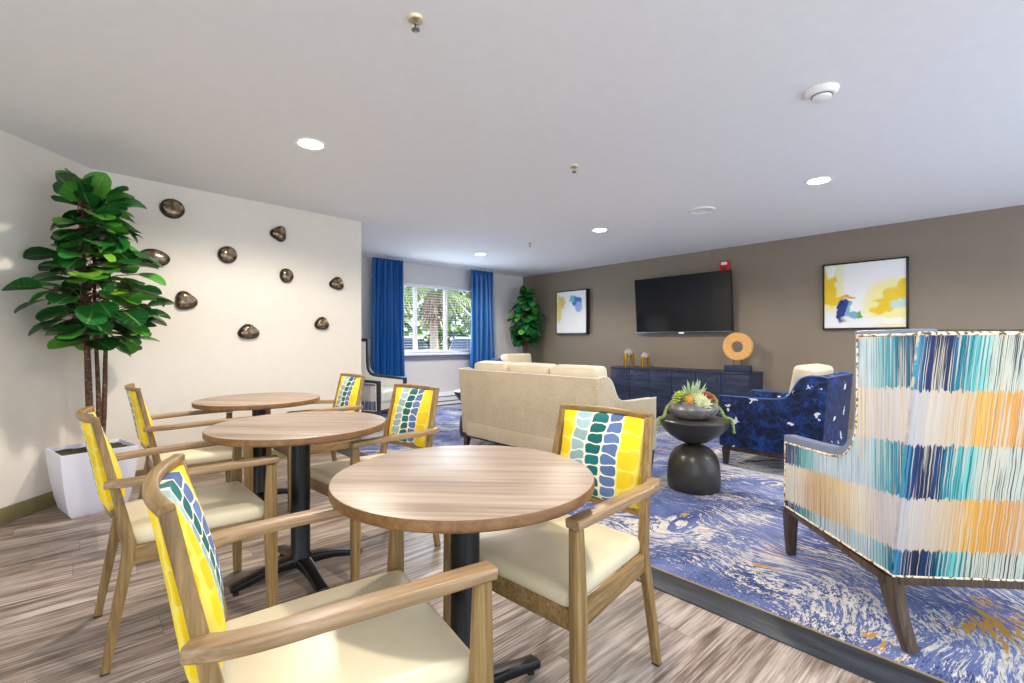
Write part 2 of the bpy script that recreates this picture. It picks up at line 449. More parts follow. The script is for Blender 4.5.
m_bluewash = wood('blue_stained_oak', S(22, 27, 40), S(36, 44, 66), S(56, 68, 98), 'y', .42, 45, 4)
m_stonewood = plain('ebonised_wood', S(52, 49, 42), .3, var=.25, vscale=9, spec=.5)
m_stonetop = plain('ebonised_top', S(74, 70, 66), .3, var=.15, vscale=20)
m_bronze = None
def bronze_mat():
    t = NT('bronze_glaze'); o = t.obj()
    n = t.noise(o, 22, 4, .65)
    face = t.ramp(n, [(.34, S(70, 56, 42)), (.52, S(122, 102, 78)), (.68, S(176, 160, 136))])
    dep = t.M('ADD', t.M('MULTIPLY', t.sep(o)[1], -1.0), t.M('MULTIPLY', t.M('SUBTRACT', n, .5), .02))
    t.base(t.mix(t.step(dep, .036, .05), S(20, 15, 12), face))
    return t.pr(.16, .55, .6)
m_bronze = bronze_mat()
m_black = plain('black_frame', S(22, 20, 19), .35)
m_gold = plain('brushed_gold', S(196, 150, 48), .3, .9, .5)
def leaf_mat(name, cols):
    t = NT(name)
    g = t.new('ShaderNodeNewGeometry').outputs['Random Per Island']
    uvn = t.new('ShaderNodeUVMap'); uv = t.sep(uvn.outputs[0])
    c = t.ramp(g, cols)
    mid = t.M('ABSOLUTE', t.M('SUBTRACT', uv[0], .5))
    vein = t.M('SUBTRACT', 1.0, t.step(mid, .012, .05))
    side = t.M('FRACT', t.M('ADD', t.M('MULTIPLY', uv[1], 6.0), t.M('MULTIPLY', mid, -3.0)))
    side = t.M('MULTIPLY', t.M('SUBTRACT', 1.0, t.step(t.M('ABSOLUTE', t.M('SUBTRACT', side, .5)), .03, .12)), .35)
    c = t.mix(t.M('MULTIPLY', t.M('MAXIMUM', vein, side), .55), c, S(120, 170, 90))
    t.base(c)
    return t.pr(.32, 0, .5)
m_leaf = leaf_mat('glossy_leaf', [(0, S(14, 52, 22)), (.45, S(24, 84, 34)), (.72, S(40, 120, 46)), (.9, S(84, 150, 44)), (1, S(132, 178, 50))])
m_leaf2 = leaf_mat('round_leaf', [(0, S(8, 58, 24)), (.4, S(14, 92, 44)), (.7, S(30, 130, 66)), (.88, S(50, 150, 70)), (1, S(140, 200, 50))])
def bark_mat():
    t = NT('speckled_bark'); o = t.obj()
    n = t.noise(t.map(o, (40, 40, 60)), 1, 3, .7)
    t.base(t.ramp(n, [(.3, S(38, 24, 16)), (.55, S(92, 62, 42)), (.68, S(130, 98, 70)), (.74, S(214, 196, 172))]))
    t.bump(n, .5, .006)
    return t.pr(.75)
m_bark = bark_mat()
m_soil = plain('moss_soil', S(72, 70, 48), .95, var=.4, vscale=60, bump=.8, bscale=80)
def glass_mat():
    t = NT('window_glass'); t.n.remove(t.p)
    tr = t.new('ShaderNodeBsdfTransparent'); gl = t.new('ShaderNodeBsdfGlossy'); gl.inputs['Roughness'].default_value = .02
    mx = t.new('ShaderNodeMixShader'); mx.inputs[0].default_value = .05
    t.link(tr.outputs[0], mx.inputs[1]); t.link(gl.outputs[0], mx.inputs[2]); t.link(mx.outputs[0], t.out.inputs[0])
    return t.m
m_glass = glass_mat()
def emis(name, c, st):
    t = NT(name); t.base(c); t.p.inputs['Emission Color'].default_value = c; t.p.inputs['Emission Strength'].default_value = st
    return t.m

# ------------------------------------------------------------------ the room
WX = 6.84; WY = 7.2
def flat(name, pts, z, m, up=True):
    g = G(); g.add([(x, y, z) for x, y in pts], [tuple(range(len(pts)))])
    return g.build(name, m, smooth=False, fixn=False)
g = G(); g.span((-3.2, -2.2, -.12), (7.0, 7.35, 0), 0); structure(g.build('floor', m_floor, smooth=False))
g = G(); g.span((-3.2, -2.2, CEIL), (7.0, 7.35, CEIL + .15), 0); structure(g.build('ceiling', m_ceil, smooth=False))
g = G(); g.span((WX, -2.2, 0), (WX + .15, 7.35, CEIL), 0); structure(g.build('wall_right', m_taupe, smooth=False))
# window wall with its opening
wx0, wx1, wz0, wz1 = 3.70, 5.70, .955, 2.165
g = G()
for a, b in (((1.8, WY, 0), (wx0, WY + .15, CEIL)), ((wx1, WY, 0), (WX, WY + .15, CEIL)), ((wx0, WY, 0), (wx1, WY + .15, wz0)), ((wx0, WY, wz1), (wx1, WY + .15, CEIL))):
    g.span(a, b, 0)
structure(g.build('wall_back', m_grey, smooth=False))
# partition wall with the stones
PA, PB = Vector((.069, 4.931)), Vector((2.335, 5.088))
pd = (PB - PA).normalized(); pn = Vector((-pd.y, pd.x))
g = G()
A, B = PA - pd * .3 + pn * .02, PB
poly = [PA, PB, PB + pn * .13, PA + pn * .13 - pd * .1]
g.prism([(p.x, p.y) for p in poly], 0, CEIL, 0, axis='z'); structure(g.build('wall_partition', m_cream, smooth=False))
LA = PA; LB = PA + Vector((-.444, -.53)).normalized() * 4.6
ld = (LB - LA).normalized(); ln_ = Vector((ld.y, -ld.x))
if ln_.dot(Vector((0, 0)) - LA) > 0: ln_ = -ln_
g = G(); poly = [LA, LB, LB + ln_ * .12, LA + ln_ * .12]
g.prism([(p.x, p.y) for p in poly], 0, CEIL, 0, axis='z'); structure(g.build('wall_left', m_cream, smooth=False))
g = G(); g.span((1.8, 5.2, 0), (1.92, WY, CEIL), 0); structure(g.build('wall_alcove', m_grey, smooth=False))
def baseboard(name, a, b, inward, m, h=.105, th=.014):
    g = G(); q = [a, b, b + inward * th, a + inward * th]
    g.prism([(p.x, p.y) for p in q], .001, h, .003, axis='z'); return structure(g.build(name, m))
baseboard('baseboard_partition', PA, PB, -pn, m_olive)
baseboard('baseboard_left', LA, LB, -ln_, m_olive)
baseboard('baseboard_right', Vector((WX, -2.2)), Vector((WX, WY)), Vector((-1, 0)), plain('taupe_baseboard', S(150, 138, 118), .5))
# carpet and the dark threshold strip
g = G(); g.span((2.172, -2.2, .001), (WX - .02, WY - .02, .009), .002); tag(g.build('carpet', m_carpet), 'blue carpet with cream brush strokes and gold patches under the lounge seating', 'carpet')
g = G(); g.span((2.0, -2.2, .001), (2.165, 5.05, .006), .001); structure(g.build('trim_1', wood('dark_threshold', S(34, 36, 41), S(50, 53, 60), S(70, 74, 82), 'y', .45, 40, 4)))
g = G(); g.span((2.165, -2.2, .001), (2.172, 5.05, .0105), .001); structure(g.build('trim_2', plain('brass_edge', S(186, 160, 120), .4, .4)))

# window
g = G()
y0, y1 = WY + .06, WY + .12
for a, b in (((wx0, y0, wz0), (wx0 + .05, y1, wz1)), ((wx1 - .05, y0, wz0), (wx1, y1, wz1)), ((wx0, y0, wz0), (wx1, y1, wz0 + .05)), ((wx0, y0, wz1 - .05), (wx1, y1, wz1))):
    g.span(a, b, .004)
win = structure(g.build('window_1', m_white))
for x in (4.33, 4.96):
    g = G(); g.span((x - .03, y0, wz0 + .05), (x + .03, y1, wz1 - .05), .004); g.build('mullion', m_white, win)
xs = [wx0 + .05, 4.30, 4.36, 4.93, 4.99, wx1 - .05]
for i in range(3):
    g = G(); g.span((xs[2 * i], y0 + .025, wz0 + .05), (xs[2 * i + 1], y0 + .031, wz1 - .05), 0); g.build('pane', m_glass, win, smooth=False)
g = G(); g.span((wx0 - .04, WY - .09, wz0 - .035), (wx1 + .04, WY + .06, wz0), .005); g.build('window_sill', m_white, win)
g = G(); g.span((wx0 - .02, WY - .022, wz0 - .125), (wx1 + .02, WY - .001, wz0 - .035), .004); g.build('sill_apron', plain('shadowed_apron', S(150, 148, 156), .5), win)  # apron painted grey, the shadow below the sill is in its colour
bl = thing('window_blind', 'open white horizontal slat blind in the window between blue curtains', 'blind', (0, WY + .03, wz0))
g = G()
nsl = 25
for i in range(nsl):
    z = .02 + i * (wz1 - wz0 - .07) / nsl
    g.box(((wx0 + wx1) / 2, 0, z), (wx1 - wx0 - .03, .036, .0035), .001)
g.build('slats', m_white, bl)
g = G(); g.span((wx0 + .01, -.025, wz1 - wz0 - .05), (wx1 - .01, .028, wz1 - wz0 - .003), .004); g.build('headrail', m_white, bl)
for x in (wx0 + .3, 4.6, wx1 - .3):
    g = G(); g.tube([(x, -.02, .02), (x, -.02, wz1 - wz0 - .05)], .0018, 5); g.build('ladder_cord', m_white, bl)

# baseboard heater under the window
ht = thing('baseboard_heater', 'long low white baseboard heater along the window wall', 'heater', (4.1, WY - .001, 0))
g = G(); g.prism([(0, .03), (0, .25), (-.05, .25), (-.075, .2), (-.075, .16), (-.075, .03)], -1.9, 2.2, .004, axis='x'); g.build('cover', m_white, ht)
g = G(); g.span((-1.88, -.079, .168), (2.18, -.07, .182), .001); g.span((-1.88, -.079, .085), (2.18, -.07, .1), .001); g.build('slot', m_charcoal, ht)
g = G(); g.span((-1.88, -.06, .01), (2.18, -.01, .03), .002); g.build('base', m_charcoal, ht)

# curtains
def curtain(label, xa, xb, loc_y, n, amp, seed):
    rnd = random.Random(seed); ph = [rnd.uniform(.75, 1.25) for _ in range(n)]
    t = thing('curtain', label, 'curtain', ((xa + xb) / 2, loc_y, 0), 0, 'royal blue curtains at the window')
    w = xb - xa; NU = n * 14; NV = 26; vs = []; fs = []
    for j in range(NV + 1):
        z = .03 + (2.486 - .03) * j / NV
        tt = j / NV
        for i in range(NU + 1):
            u = i / NU; k = min(n - 1, int(u * n))
            x = (-w / 2 + w * u) * (1 + .2 * (1 - tt))
            a = amp * ph[k] * (1 if tt < .93 else 1 - .45 * (tt - .93) / .07)
            y = -a * (math.sin(2 * PI * u * n) + .3 * math.sin(4 * PI * u * n + seed)) * (.8 + .2 * (1 - tt)) + .012 * math.sin(9 * u + 5 * tt + seed)
            vs.append((x + .01 * math.sin(4 * PI * u * n), y, z))
    for j in range(NV):
        for i in range(NU):
            a = j * (NU + 1) + i; fs.append((a, a + 1, a + NU + 2, a + NU + 1))
    g = G(); g.add(vs, fs); o = g.build('drape', m_curtain, t, angle=80)
    md = o.modifiers.new('thick', 'SOLIDIFY'); md.thickness = .003
    g = G(); g.span((-w / 2 - .02, -.02, 2.489), (w / 2 + .02, .02, CEIL - .001), .003); g.build('track', m_white, t)
curtain('left royal blue curtain, behind the white wing chair', 3.40, 3.93, WY - .20, 5, .075, 3)
curtain('right royal blue curtain, between the window and the corner tree', 5.33, 5.86, WY - .20, 5, .075, 8)

# ------------------------------------------------------------------ ceiling fittings
m_lens = emis('lamp_lens', (1, .96, .9, 1), 14)
LAMPS = [((1.16, 3.31), 'recessed ceiling light above the dining tables, nearest the stone wall'),
         ((4.56, 1.22), 'recessed ceiling light on the right, in front of the large painting'),
         ((4.63, 3.53), 'middle recessed ceiling light, in front of the television'),
         ((4.55, 5.73), 'small farthest recessed ceiling light, in front of the window'),
         ((1.16, .9), None), ((4.56, -1.1), None)]
def make_lamp(label):
    t = thing('recessed_downlight', label, 'ceiling light', (0, 0, CEIL), 0, 'recessed ceiling lights')
    g = G(); g.lathe([(.078, -.001), (.092, -.006), (.106, -.004), (.108, 0)], 32); g.build('trim_ring', m_white, t)
    g = G(); g.lathe([(0.0001, -.004), (.078, -.003)], 28); g.build('lens', m_lens, t)
    return t
for i, (p, lab) in enumerate(LAMPS):
    if lab:
        o = make_lamp(lab); o.location = (p[0], p[1], CEIL)
    ld_ = bpy.data.lights.new('downlight_beam', 'SPOT'); ld_.energy = 105; ld_.spot_size = math.radians(160); ld_.spot_blend = .35
    ld_.shadow_soft_size = .06; ld_.color = (1, .91, .79)
    ld_.energy *= 1.5 if i == 0 else 1.0
    lo = bpy.data.objects.new('downlight_beam', ld_); COL.objects.link(lo); lo.location = (p[0], p[1], CEIL - .02)

sp = thing('sprinkler_head', 'pendent sprinkler head with brass plate, nearest, at the top of the ceiling', 'sprinkler', (1.03, 1.73, CEIL), 0, 'ceiling sprinklers')
g = G(); g.lathe([(.0001, -.002), (.018, -.004), (.03, -.012), (.034, -.006), (.036, 0)], 28); g.build('escutcheon', plain('cream_brass', S(222, 206, 170), .35, .3), sp)
g = G(); g.lathe([(.011, 0), (.011, -.022), (.007, -.026), (.0001, -.026)], 14); g.tube([(.012, 0, -.02), (.014, 0, -.034), (.003, 0, -.048)], .0025, 6); g.tube([(-.012, 0, -.02), (-.014, 0, -.034), (-.003, 0, -.048)], .0025, 6)
g.build('frame', plain('chrome', S(200, 196, 190), .2, .9), sp)
g = G(); g.lathe([(.0001, -.048), (.017, -.047), (.017, -.05), (.0001, -.052)], 16); g.build('deflector', plain('chrome_dark', S(150, 146, 140), .25, .9), sp)
g = G(); g.tube([(0, 0, -.024), (0, 0, -.046)], .003, 6); g.build('bulb', m_black, sp)
for (x, y), lab in (((4.53, 4.63), 'tiny far sprinkler head between the farthest ceiling lights'), ((2.79, 2.37), 'faint white sprinkler cover at the middle of the ceiling')):
    s2 = dup(sp, (x, y, CEIL), .6, lab)
sd = thing('smoke_detector', 'white round smoke detector at the upper right of the ceiling', 'smoke detector', (2.93, .77, CEIL))
g = G(); g.lathe([(.0001, -.032), (.062, -.03), (.075, -.018), (.079, -.006), (.08, 0)], 36); g.build('base', m_whitep, sd)
g = G(); g.lathe([(.0001, -.052), (.034, -.051), (.043, -.046), (.046, -.031)], 32); g.build('sensor_cap', m_whitep, sd)
g = G(); g.lathe([(.0455, -.030), (.049, -.030), (.049, -.034), (.0455, -.034), (.0455, -.030)], 32); g.build('slot_ring', m_charcoal, sd)
cv = thing('ceiling_cover', 'flat white round ceiling cover plate between two ceiling lights', 'ceiling plate', (4.69, 2.29, CEIL))
g = G(); g.lathe([(.0001, -.006), (.1, -.006), (.113, -.014), (.125, -.010), (.128, 0)], 40); g.build('plate', m_whitep, cv)

# ------------------------------------------------------------------ stones on the partition wall
stones = [((172, 209), 1.02, .95, 0, 'roundish dark bronze wall stone, highest on the wall'),
          ((153, 258), 1.25, .9, 1, 'bronze wall stone half hidden behind the leaves of the potted tree'),
          ((227, 255), .9, .9, 2, 'roundish silver-faced wall stone second from the tree, below the highest one'),
          ((278, 234), .85, .85, 3, 'dark wall stone second highest, in the upper middle of the wall'),
          ((286, 276), .75, .8, 4, 'small egg-shaped wall stone in the middle of the group'),
          ((336, 284), .85, .8, 5, 'bronze wall stone nearest the wall end, upper of the right pair'),
          ((321, 324), .82, .78, 6, 'dark triangular wall stone, lower of the pair near the wall end'),
          ((248, 332), .98, .85, 7, 'lowest wall stone, rounded brown triangle above the back table'),
          ((185, 301), .95, .9, 8, 'triangular bronze wall stone just right of the potted tree')]
fpx = 476.; H = 1.16; YAW = math.radians(42.22)
Fv = Vector((math.sin(YAW), math.cos(YAW))); Rv = Vector((math.cos(YAW), -math.sin(YAW)))
def on_wall(px, py, a, nrm):
    r = Fv + Rv * ((px - 512) / fpx); d = (a.dot(nrm)) / r.dot(nrm); p = r * d
    return Vector((p.x, p.y, H - (py - 341.5) / fpx * d))
shapes = {0: [1, 1, 1, 1, 1, 1], 1: [1.15, .85, .9, .95, .85, 1], 2: [1, 1.05, .95, 1, 1, 1], 3: [.95, 1.15, .85, .95, .8, 1.05], 4: [.95, 1.0, 1.15, .9, 1, .95], 5: [1.05, 1.1, .9, 1.05, .75, .95], 6: [1.05, 1.15, .9, 1, .8, 1], 7: [1.1, .9, .85, 1.2, .85, 1.05], 8: [1.05, .95, 1.1, .85, .95, 1.1]}
for (px, py), sx, sz, si, lab in stones:
    p = on_wall(px, py, PA, pn)
    g = G(); R0 = .088; vs = []; fs = []; NA, NR = 36, 10; sh = shapes[si]
    tri = si in (3, 5, 6, 7, 8)
    for j in range(NR + 1):
        q = j / NR
        for i in range(NA):
            a = 2 * PI * i / NA; k = a / (2 * PI) * 6; i0 = int(k) % 6; fr = k - int(k); fr = fr * fr * (3 - 2 * fr)
            rr = sh[i0] * (1 - fr) + sh[(i0 + 1) % 6] * fr
            rr = 1 + (rr - 1) * .45
            if tri: rr *= 1 + .09 * math.cos(3 * (a - PI / 2 - .15 * (si - 6)))
            rad = R0 * rr * math.sin(PI / 2 * min(1, q * 1.0)) ** .8 if q < 1 else R0 * rr
            dep = .058 * math.cos(PI / 2 * q) ** .55
            vs.append((rad * math.cos(a) * sx, -dep, rad * math.sin(a) * sz))
    for j in range(NR):
        for i in range(NA):
            a = j * NA + i; b = j * NA + (i + 1) % NA; fs.append((a, b, b + NA, a + NA))
    fs.append(tuple(NR * NA + i for i in range(NA)))
    ang = math.atan2(pd.y, pd.x)
    g.add(vs, fs); o = g.build('wall_stone', m_bronze, angle=60)
    o.location = (p.x - pn.x * .002, p.y - pn.y * .002, p.z); o.rotation_euler = (0, 0, ang); tag(o, lab, 'wall decoration', 'bronze stones on the cream wall')

# ------------------------------------------------------------------ dining tables
def table(label, x, y, r, rz=0.0, h=.755):
    t = thing('dining_table', label, 'table', (x, y, 0), rz, 'round dining tables')
    g = G(); g.lathe([(.0001, h), (r - .006, h), (r - .002, h - .0015)], 72); g.build('tabletop', m_top, t)
    g = G(); g.lathe([(r - .002, h - .0015), (r, h - .005), (r, h - .027), (r - .004, h - .032), (.0001, h - .032)], 72); g.build('edge_band', m_edge, t)
    g = G(); g.lathe([(.0001, .06), (.056, .06), (.056, .1), (.045, .12), (.045, h - .05), (.09, h - .045), (.09, h - .033), (.0001, h - .033)], 32); g.build('column', m_blackmetal, t)
    for k in range(4):
        g = G(); a = k * PI / 2
        path = [(.03, 0, .075), (.10, 0, .073), (.16, 0, .064), (.235, 0, .046), (.304, 0, .034), (.31, 0, .033)]
        g.sweep(path, rrect(.03, .02, .012, 3), (0, 0, 1), [(1.25, 1.3), (1.1, 1.1), (.95, .95), (.9, .85), (.95, .75), (.8, .5)], RZ(a))
        lg = g.build('base_foot', m_blackmetal, t)
        g = G(); g.lathe([(.0001, .001), (.013, .001), (.013, .012), (.006, .013), (.006, .03), (.0001, .03)], 12, RZ(a) @ T(.285, 0, 0)); g.build('glide', m_glide, lg)
    return t
table('nearest round wood-topped dining table on a black pedestal', .882, 1.188, .395)
table('middle round dining table, with a black pedestal, between the nearest and the back tables', .812, 2.46, .41)
table('back round dining table closest to the wall of bronze stones', .945, 3.72, .40)

# ------------------------------------------------------------------ dining chairs
POST_TOP = .879
def bulge(y): return -.036 * (1 - (y / .205) ** 2)
def make_chair(label):
    t = thing('dining_chair', label, 'chair', (0, 0, 0), 0, 'dining armchairs with pebble-print backs')
    g = G()                                               # rails under the seat
    zc, hh = .388, .03
    def rail(a, b, th=.024, h=.06):
        a = Vector(a); b = Vector(b); g.sweep([a, b], rrect(th / 2, h / 2, .003, 2), (0, 0, 1))
    rail((.242, -.262, zc), (.242, .262, zc)); rail((-.215, -.215, zc), (-.215, .215, zc))
    for s in (-1, 1): rail((-.22, s * .222, zc), (.242, s * .268, zc))
    g.build('seat_frame', m_oak['x'], t)
    g = G()
    def tp(w):
        k = (w.x + .24) / .48
        return (w.x, w.y * (.86 + .15 * k), w.z)
    g.rbox((.012, 0, .438), (.243, .252, .031), .027, (0, 0, .026), 8, fn=tp); g.build('seat', m_vinyl, t)
    # upholstered back panel
    g = G(); NU, NV = 18, 16
    def pan(u, v, side):                                   # u,v in -1..1
        y = u * .184; z = .548 + (POST_TOP - .008 - .548) * (v + 1) / 2
        xc = -.238 - .07 * (z - .43) / .46 + bulge(y) * (.35 + .5 * ((v + 1) / 2) ** 3)
        e = max(0, (1 - abs(u) ** 6) * (1 - abs(v) ** 6)) ** .5
        w_ = (v + 1) / 2; eu = (1 - abs(u) ** 5) ** .6; lo_ = (1 - max(0, -v) ** 6) ** .5
        th = .012 + .044 * eu * lo_ * (1 - .8 * w_ ** 2.6) if side > 0 else -(.012 + .012 * eu * lo_ * (1 - .6 * w_ ** 3))
        return (xc + th, y * (1 + .01 * e), z)
    for side in (1, -1):
        o = len(g.v); vs = []; fs = []
        for j in range(NV + 1):
            for i in range(NU + 1): vs.append(pan(-1 + 2 * i / NU, -1 + 2 * j / NV, side))
        for j in range(NV):
            for i in range(NU):
                a = j * (NU + 1) + i; q = (a, a + 1, a + NU + 2, a + NU + 1); fs.append(q)
        g.add(vs, fs)
    N1 = (NU + 1) * (NV + 1)
    ring = [i for i in range(NU)] + [j * (NU + 1) + NU for j in range(NV)] + [NV * (NU + 1) + NU - i for i in range(NU)] + [(NV - j) * (NU + 1) for j in range(NV)]
    for a, b in zip(ring, ring[1:] + ring[:1]): g.f.append((a, b, b + N1, a + N1)); g.mi.append(0)
    g.build('backrest', m_pebble, t, angle=60)
    # curved top rail
    g = G(); path = []
    for i in range(19):
        y = -.21 + .42 * i / 18; path.append((-.309 + bulge(min(.205, max(-.205, y))), y, POST_TOP + .004))
    g.sweep(path, rrect(.0125, .0105, .005, 3), (0, 0, 1)); g.build('top_rail', m_oak['y'], t)
    g = G(); path = []
    for i in range(13):
        y = -.195 + .39 * i / 12; path.append((-.255 + .35 * bulge(y), y, .54))
    g.sweep(path, rrect(.012, .014, .004, 2), (0, 0, 1)); g.build('lower_rail', m_oak['y'], t)
    for s in (-1, 1):
        g = G()                                            # rear leg and back post in one bent piece
        P = spline([(-.285, s * .24, .006), (-.25, s * .232, .22), (-.219, s * .224, .405), (-.224, s * .221, .465), (-.254, s * .212, .62), (-.309, s * .198, POST_TOP)], 5)
        n = len(P); sc_ = []
        for p in P:
            z = p.z
            if z < .41: k = .8 + .45 * z / .41
            else: k = 1.25 - .5 * min(1, (z - .41) / .3)
            sc_.append((1.0, k))
        g.sweep(P, rrect(.0145, .0158, .004, 2), (1, 0, 0), sc_); lg = g.build('rear_leg', m_oak['z'], t)
        g = G(); g.box((-.285, s * .24, .004), (.027, .026, .008), .002); g.build('foot_glide', m_glide, lg)
        g = G()                                            # front leg carrying the arm
        P = [(.248, s * .277, .006), (.245, s * .277, .2), (.242, s * .276, .38), (.242, s * .275, .44), (.246, s * .272, .645)]
        g.sweep(P, rrect(.0165, .0235, .005, 2), (1, 0, 0), [(.95, .72), (1, .9), (1, 1.04), (1, 1.02), (.95, .72)]); lg = g.build('front_leg', m_oak['z'], t)
        g = G(); g.box((.248, s * .277, .004), (.026, .026, .008), .002); g.build('foot_glide', m_glide, lg)
        g = G()
        P = spline([(.268, s * .274, .663), (.2, s * .277, .665), (.0, s * .274, .664), (-.15, s * .266, .66), (-.225, s * .254, .658), (-.262, s * .238, .657), (-.282, s * .228, .657)], 5)
        g.sweep(P, rrect(.024, .0135, .006, 3), (0, 0, 1), [(1, 1)] * (len(P) - 2) + [(.9, .95), (.6, .8)]); g.build('armrest', m_oaktop, t)
    return t
ch = make_chair('foreground dining chair at the bottom left, seen from behind, at the nearest table')
ch.location = (.444, 1.112, 0); ch.rotation_euler = (0, 0, math.radians(-9.5))
def recut(o):
    b = [c for c in kids(o) if c.name.startswith('backrest')][0]
    b.material_slots[0].link = 'OBJECT'; b.material_slots[0].material = m_pebble2
c2 = dup(ch, (.345, 2.43, 0), math.radians(1), 'dining chair on the left of the middle table, its whole back leg in view')
c3 = dup(ch, (.555, 3.66, 0), math.radians(0), 'dining chair left of the back table, beside the white planter')
dup(ch, (1.32, 3.72, 0), math.radians(180), 'far dining chair right of the back table, smallest in view, against the cream wall')
dup(ch, (1.198, 2.50, 0), math.radians(185.5), 'dining chair right of the middle table, pebble-print back seen against the blue carpet')
dup(ch, (1.236, 1.138, 0), math.radians(184), 'dining chair right of the nearest table, its pebble-print back before the beige sofa')
for o_ in (ch, c2, c3): recut(o_)

# ------------------------------------------------------------------ sofa and blue chairs
def lounge_profile(D):
    """side outline, x from the rear, z up"""
    top = [(-.03, .852), (.02, .862), (.10, .862), (.16, .838), (.20, .79), (.245, .705), (.29, .665), (.36, .648), (.5, .642)]
    return [(.02, .175)] + top + [(D, .64), (D, .175)]
def lounge(name, label, cat, W, D, nseat, m_out, m_back, m_in, loc, rz, group=None, pip=True, m_leg=None, m_pip=None):
    t = thing(name, label, cat, loc, rz, group)
    prof = lounge_profile(D); aw = .09
    for s in (-1, 1):
        g = G(); y0, y1 = s * (W / 2 - aw), s * W / 2
        g.prism(prof, min(y0, y1), max(y0, y1), .012); a = g.build('arm', m_out, t)
        if pip:
            g = G(); P = [(x, s * (W / 2 - .006), z + .002) for x, z in spline([Vector((p[0], p[1])) for p in prof[1:-1]], 4)]
            g.tube([(p[0], p[1], p[2]) for p in P], .0055, 6, up=(0, 1, 0)); g.build('piping', m_pip, a)
    g = G(); g.prism([(.02, .175), (-.03, .852), (.02, .86), (.09, .858), (.14, .175)], -(W / 2 - aw), W / 2 - aw, .008); g.build('back', m_back, t)
    g = G(); g.span((.0, -(W / 2 - aw), .16), (D - .02, W / 2 - aw, .30), .01); g.build('seat_base', m_out, t)
    g = G(); g.prism([(.016, .18), (-.034, .85), (-.028, .85), (.022, .18)], -(W / 2 - .004), W / 2 - .004, .001); g.build('outer_back', m_back, t)
    if pip:
        g = G(); g.tube([(-.03, y, .858) for y in (-(W / 2 - .01), 0, W / 2 - .01)], .0055, 6); g.build('piping', m_pip, t)
    iw = (W - 2 * aw) / nseat
    for k in range(nseat):
        y = -(W / 2 - aw) + iw * (k + .5)
        g = G(); g.rbox((D / 2 + .1, y, .385), ((D - .2) / 2, iw / 2 - .004, .085), .035, (0, 0, .02), 5); g.build('seat_cushion', m_in, t)
        g = G(); M = T(.205, y, .685) @ Matrix.Rotation(-.16, 4, 'Y')
        g.rbox((0, 0, 0), (.085, iw / 2 - .004, .255), .04, (.025, 0, .004), 5, M); bc = g.build('back_cushion', m_in, t)
    g = G()
    for s in (-1, 1): g.span((.05, s * (W / 2 - .03) - .012, .135), (D - .03, s * (W / 2 - .03) + .012, .178), .003)
    g.span((D - .055, -(W / 2 - .03), .135), (D - .03, W / 2 - .03, .178), .003); g.span((.03, -(W / 2 - .03), .135), (.055, W / 2 - .03, .178), .003)
    g.build('leg_rail', m_leg or m_darkwood, t)
    for s in (-1, 1):
        for x, dx in ((D - .05, .006), (.06, -.03)):
            g = G(); g.sweep([(x + dx, s * (W / 2 - .045), .004), (x, s * (W / 2 - .04), .16)], rrect(.026, .026, .004, 2), (1, 0, 0), [.72, 1.2]); g.build('leg', m_leg or m_darkwood, t)
    return t
lounge('sofa', 'long beige woven three-seat sofa seen from behind', 'sofa', 1.83, .85, 3, m_linen, m_linen, m_cushion, (3.03, 3.235, .009), 0, m_pip=m_creamcord)
bc = lounge('armchair', 'navy velvet armchair with white specks and a cream back cushion, beside the round black table', 'armchair', .78, .85, 1, m_velvet,
            m_velvet, m_cushion, (4.46 + .40, 1.165, .009), math.radians(90), 'navy velvet armchairs', m_pip=plain('blue_piping', S(70, 100, 170), .6))
dup(bc, (5.52, 6.15, .009), math.radians(-90), 'far armchair beyond the sofa, only its cream back cushion showing under the corner tree')

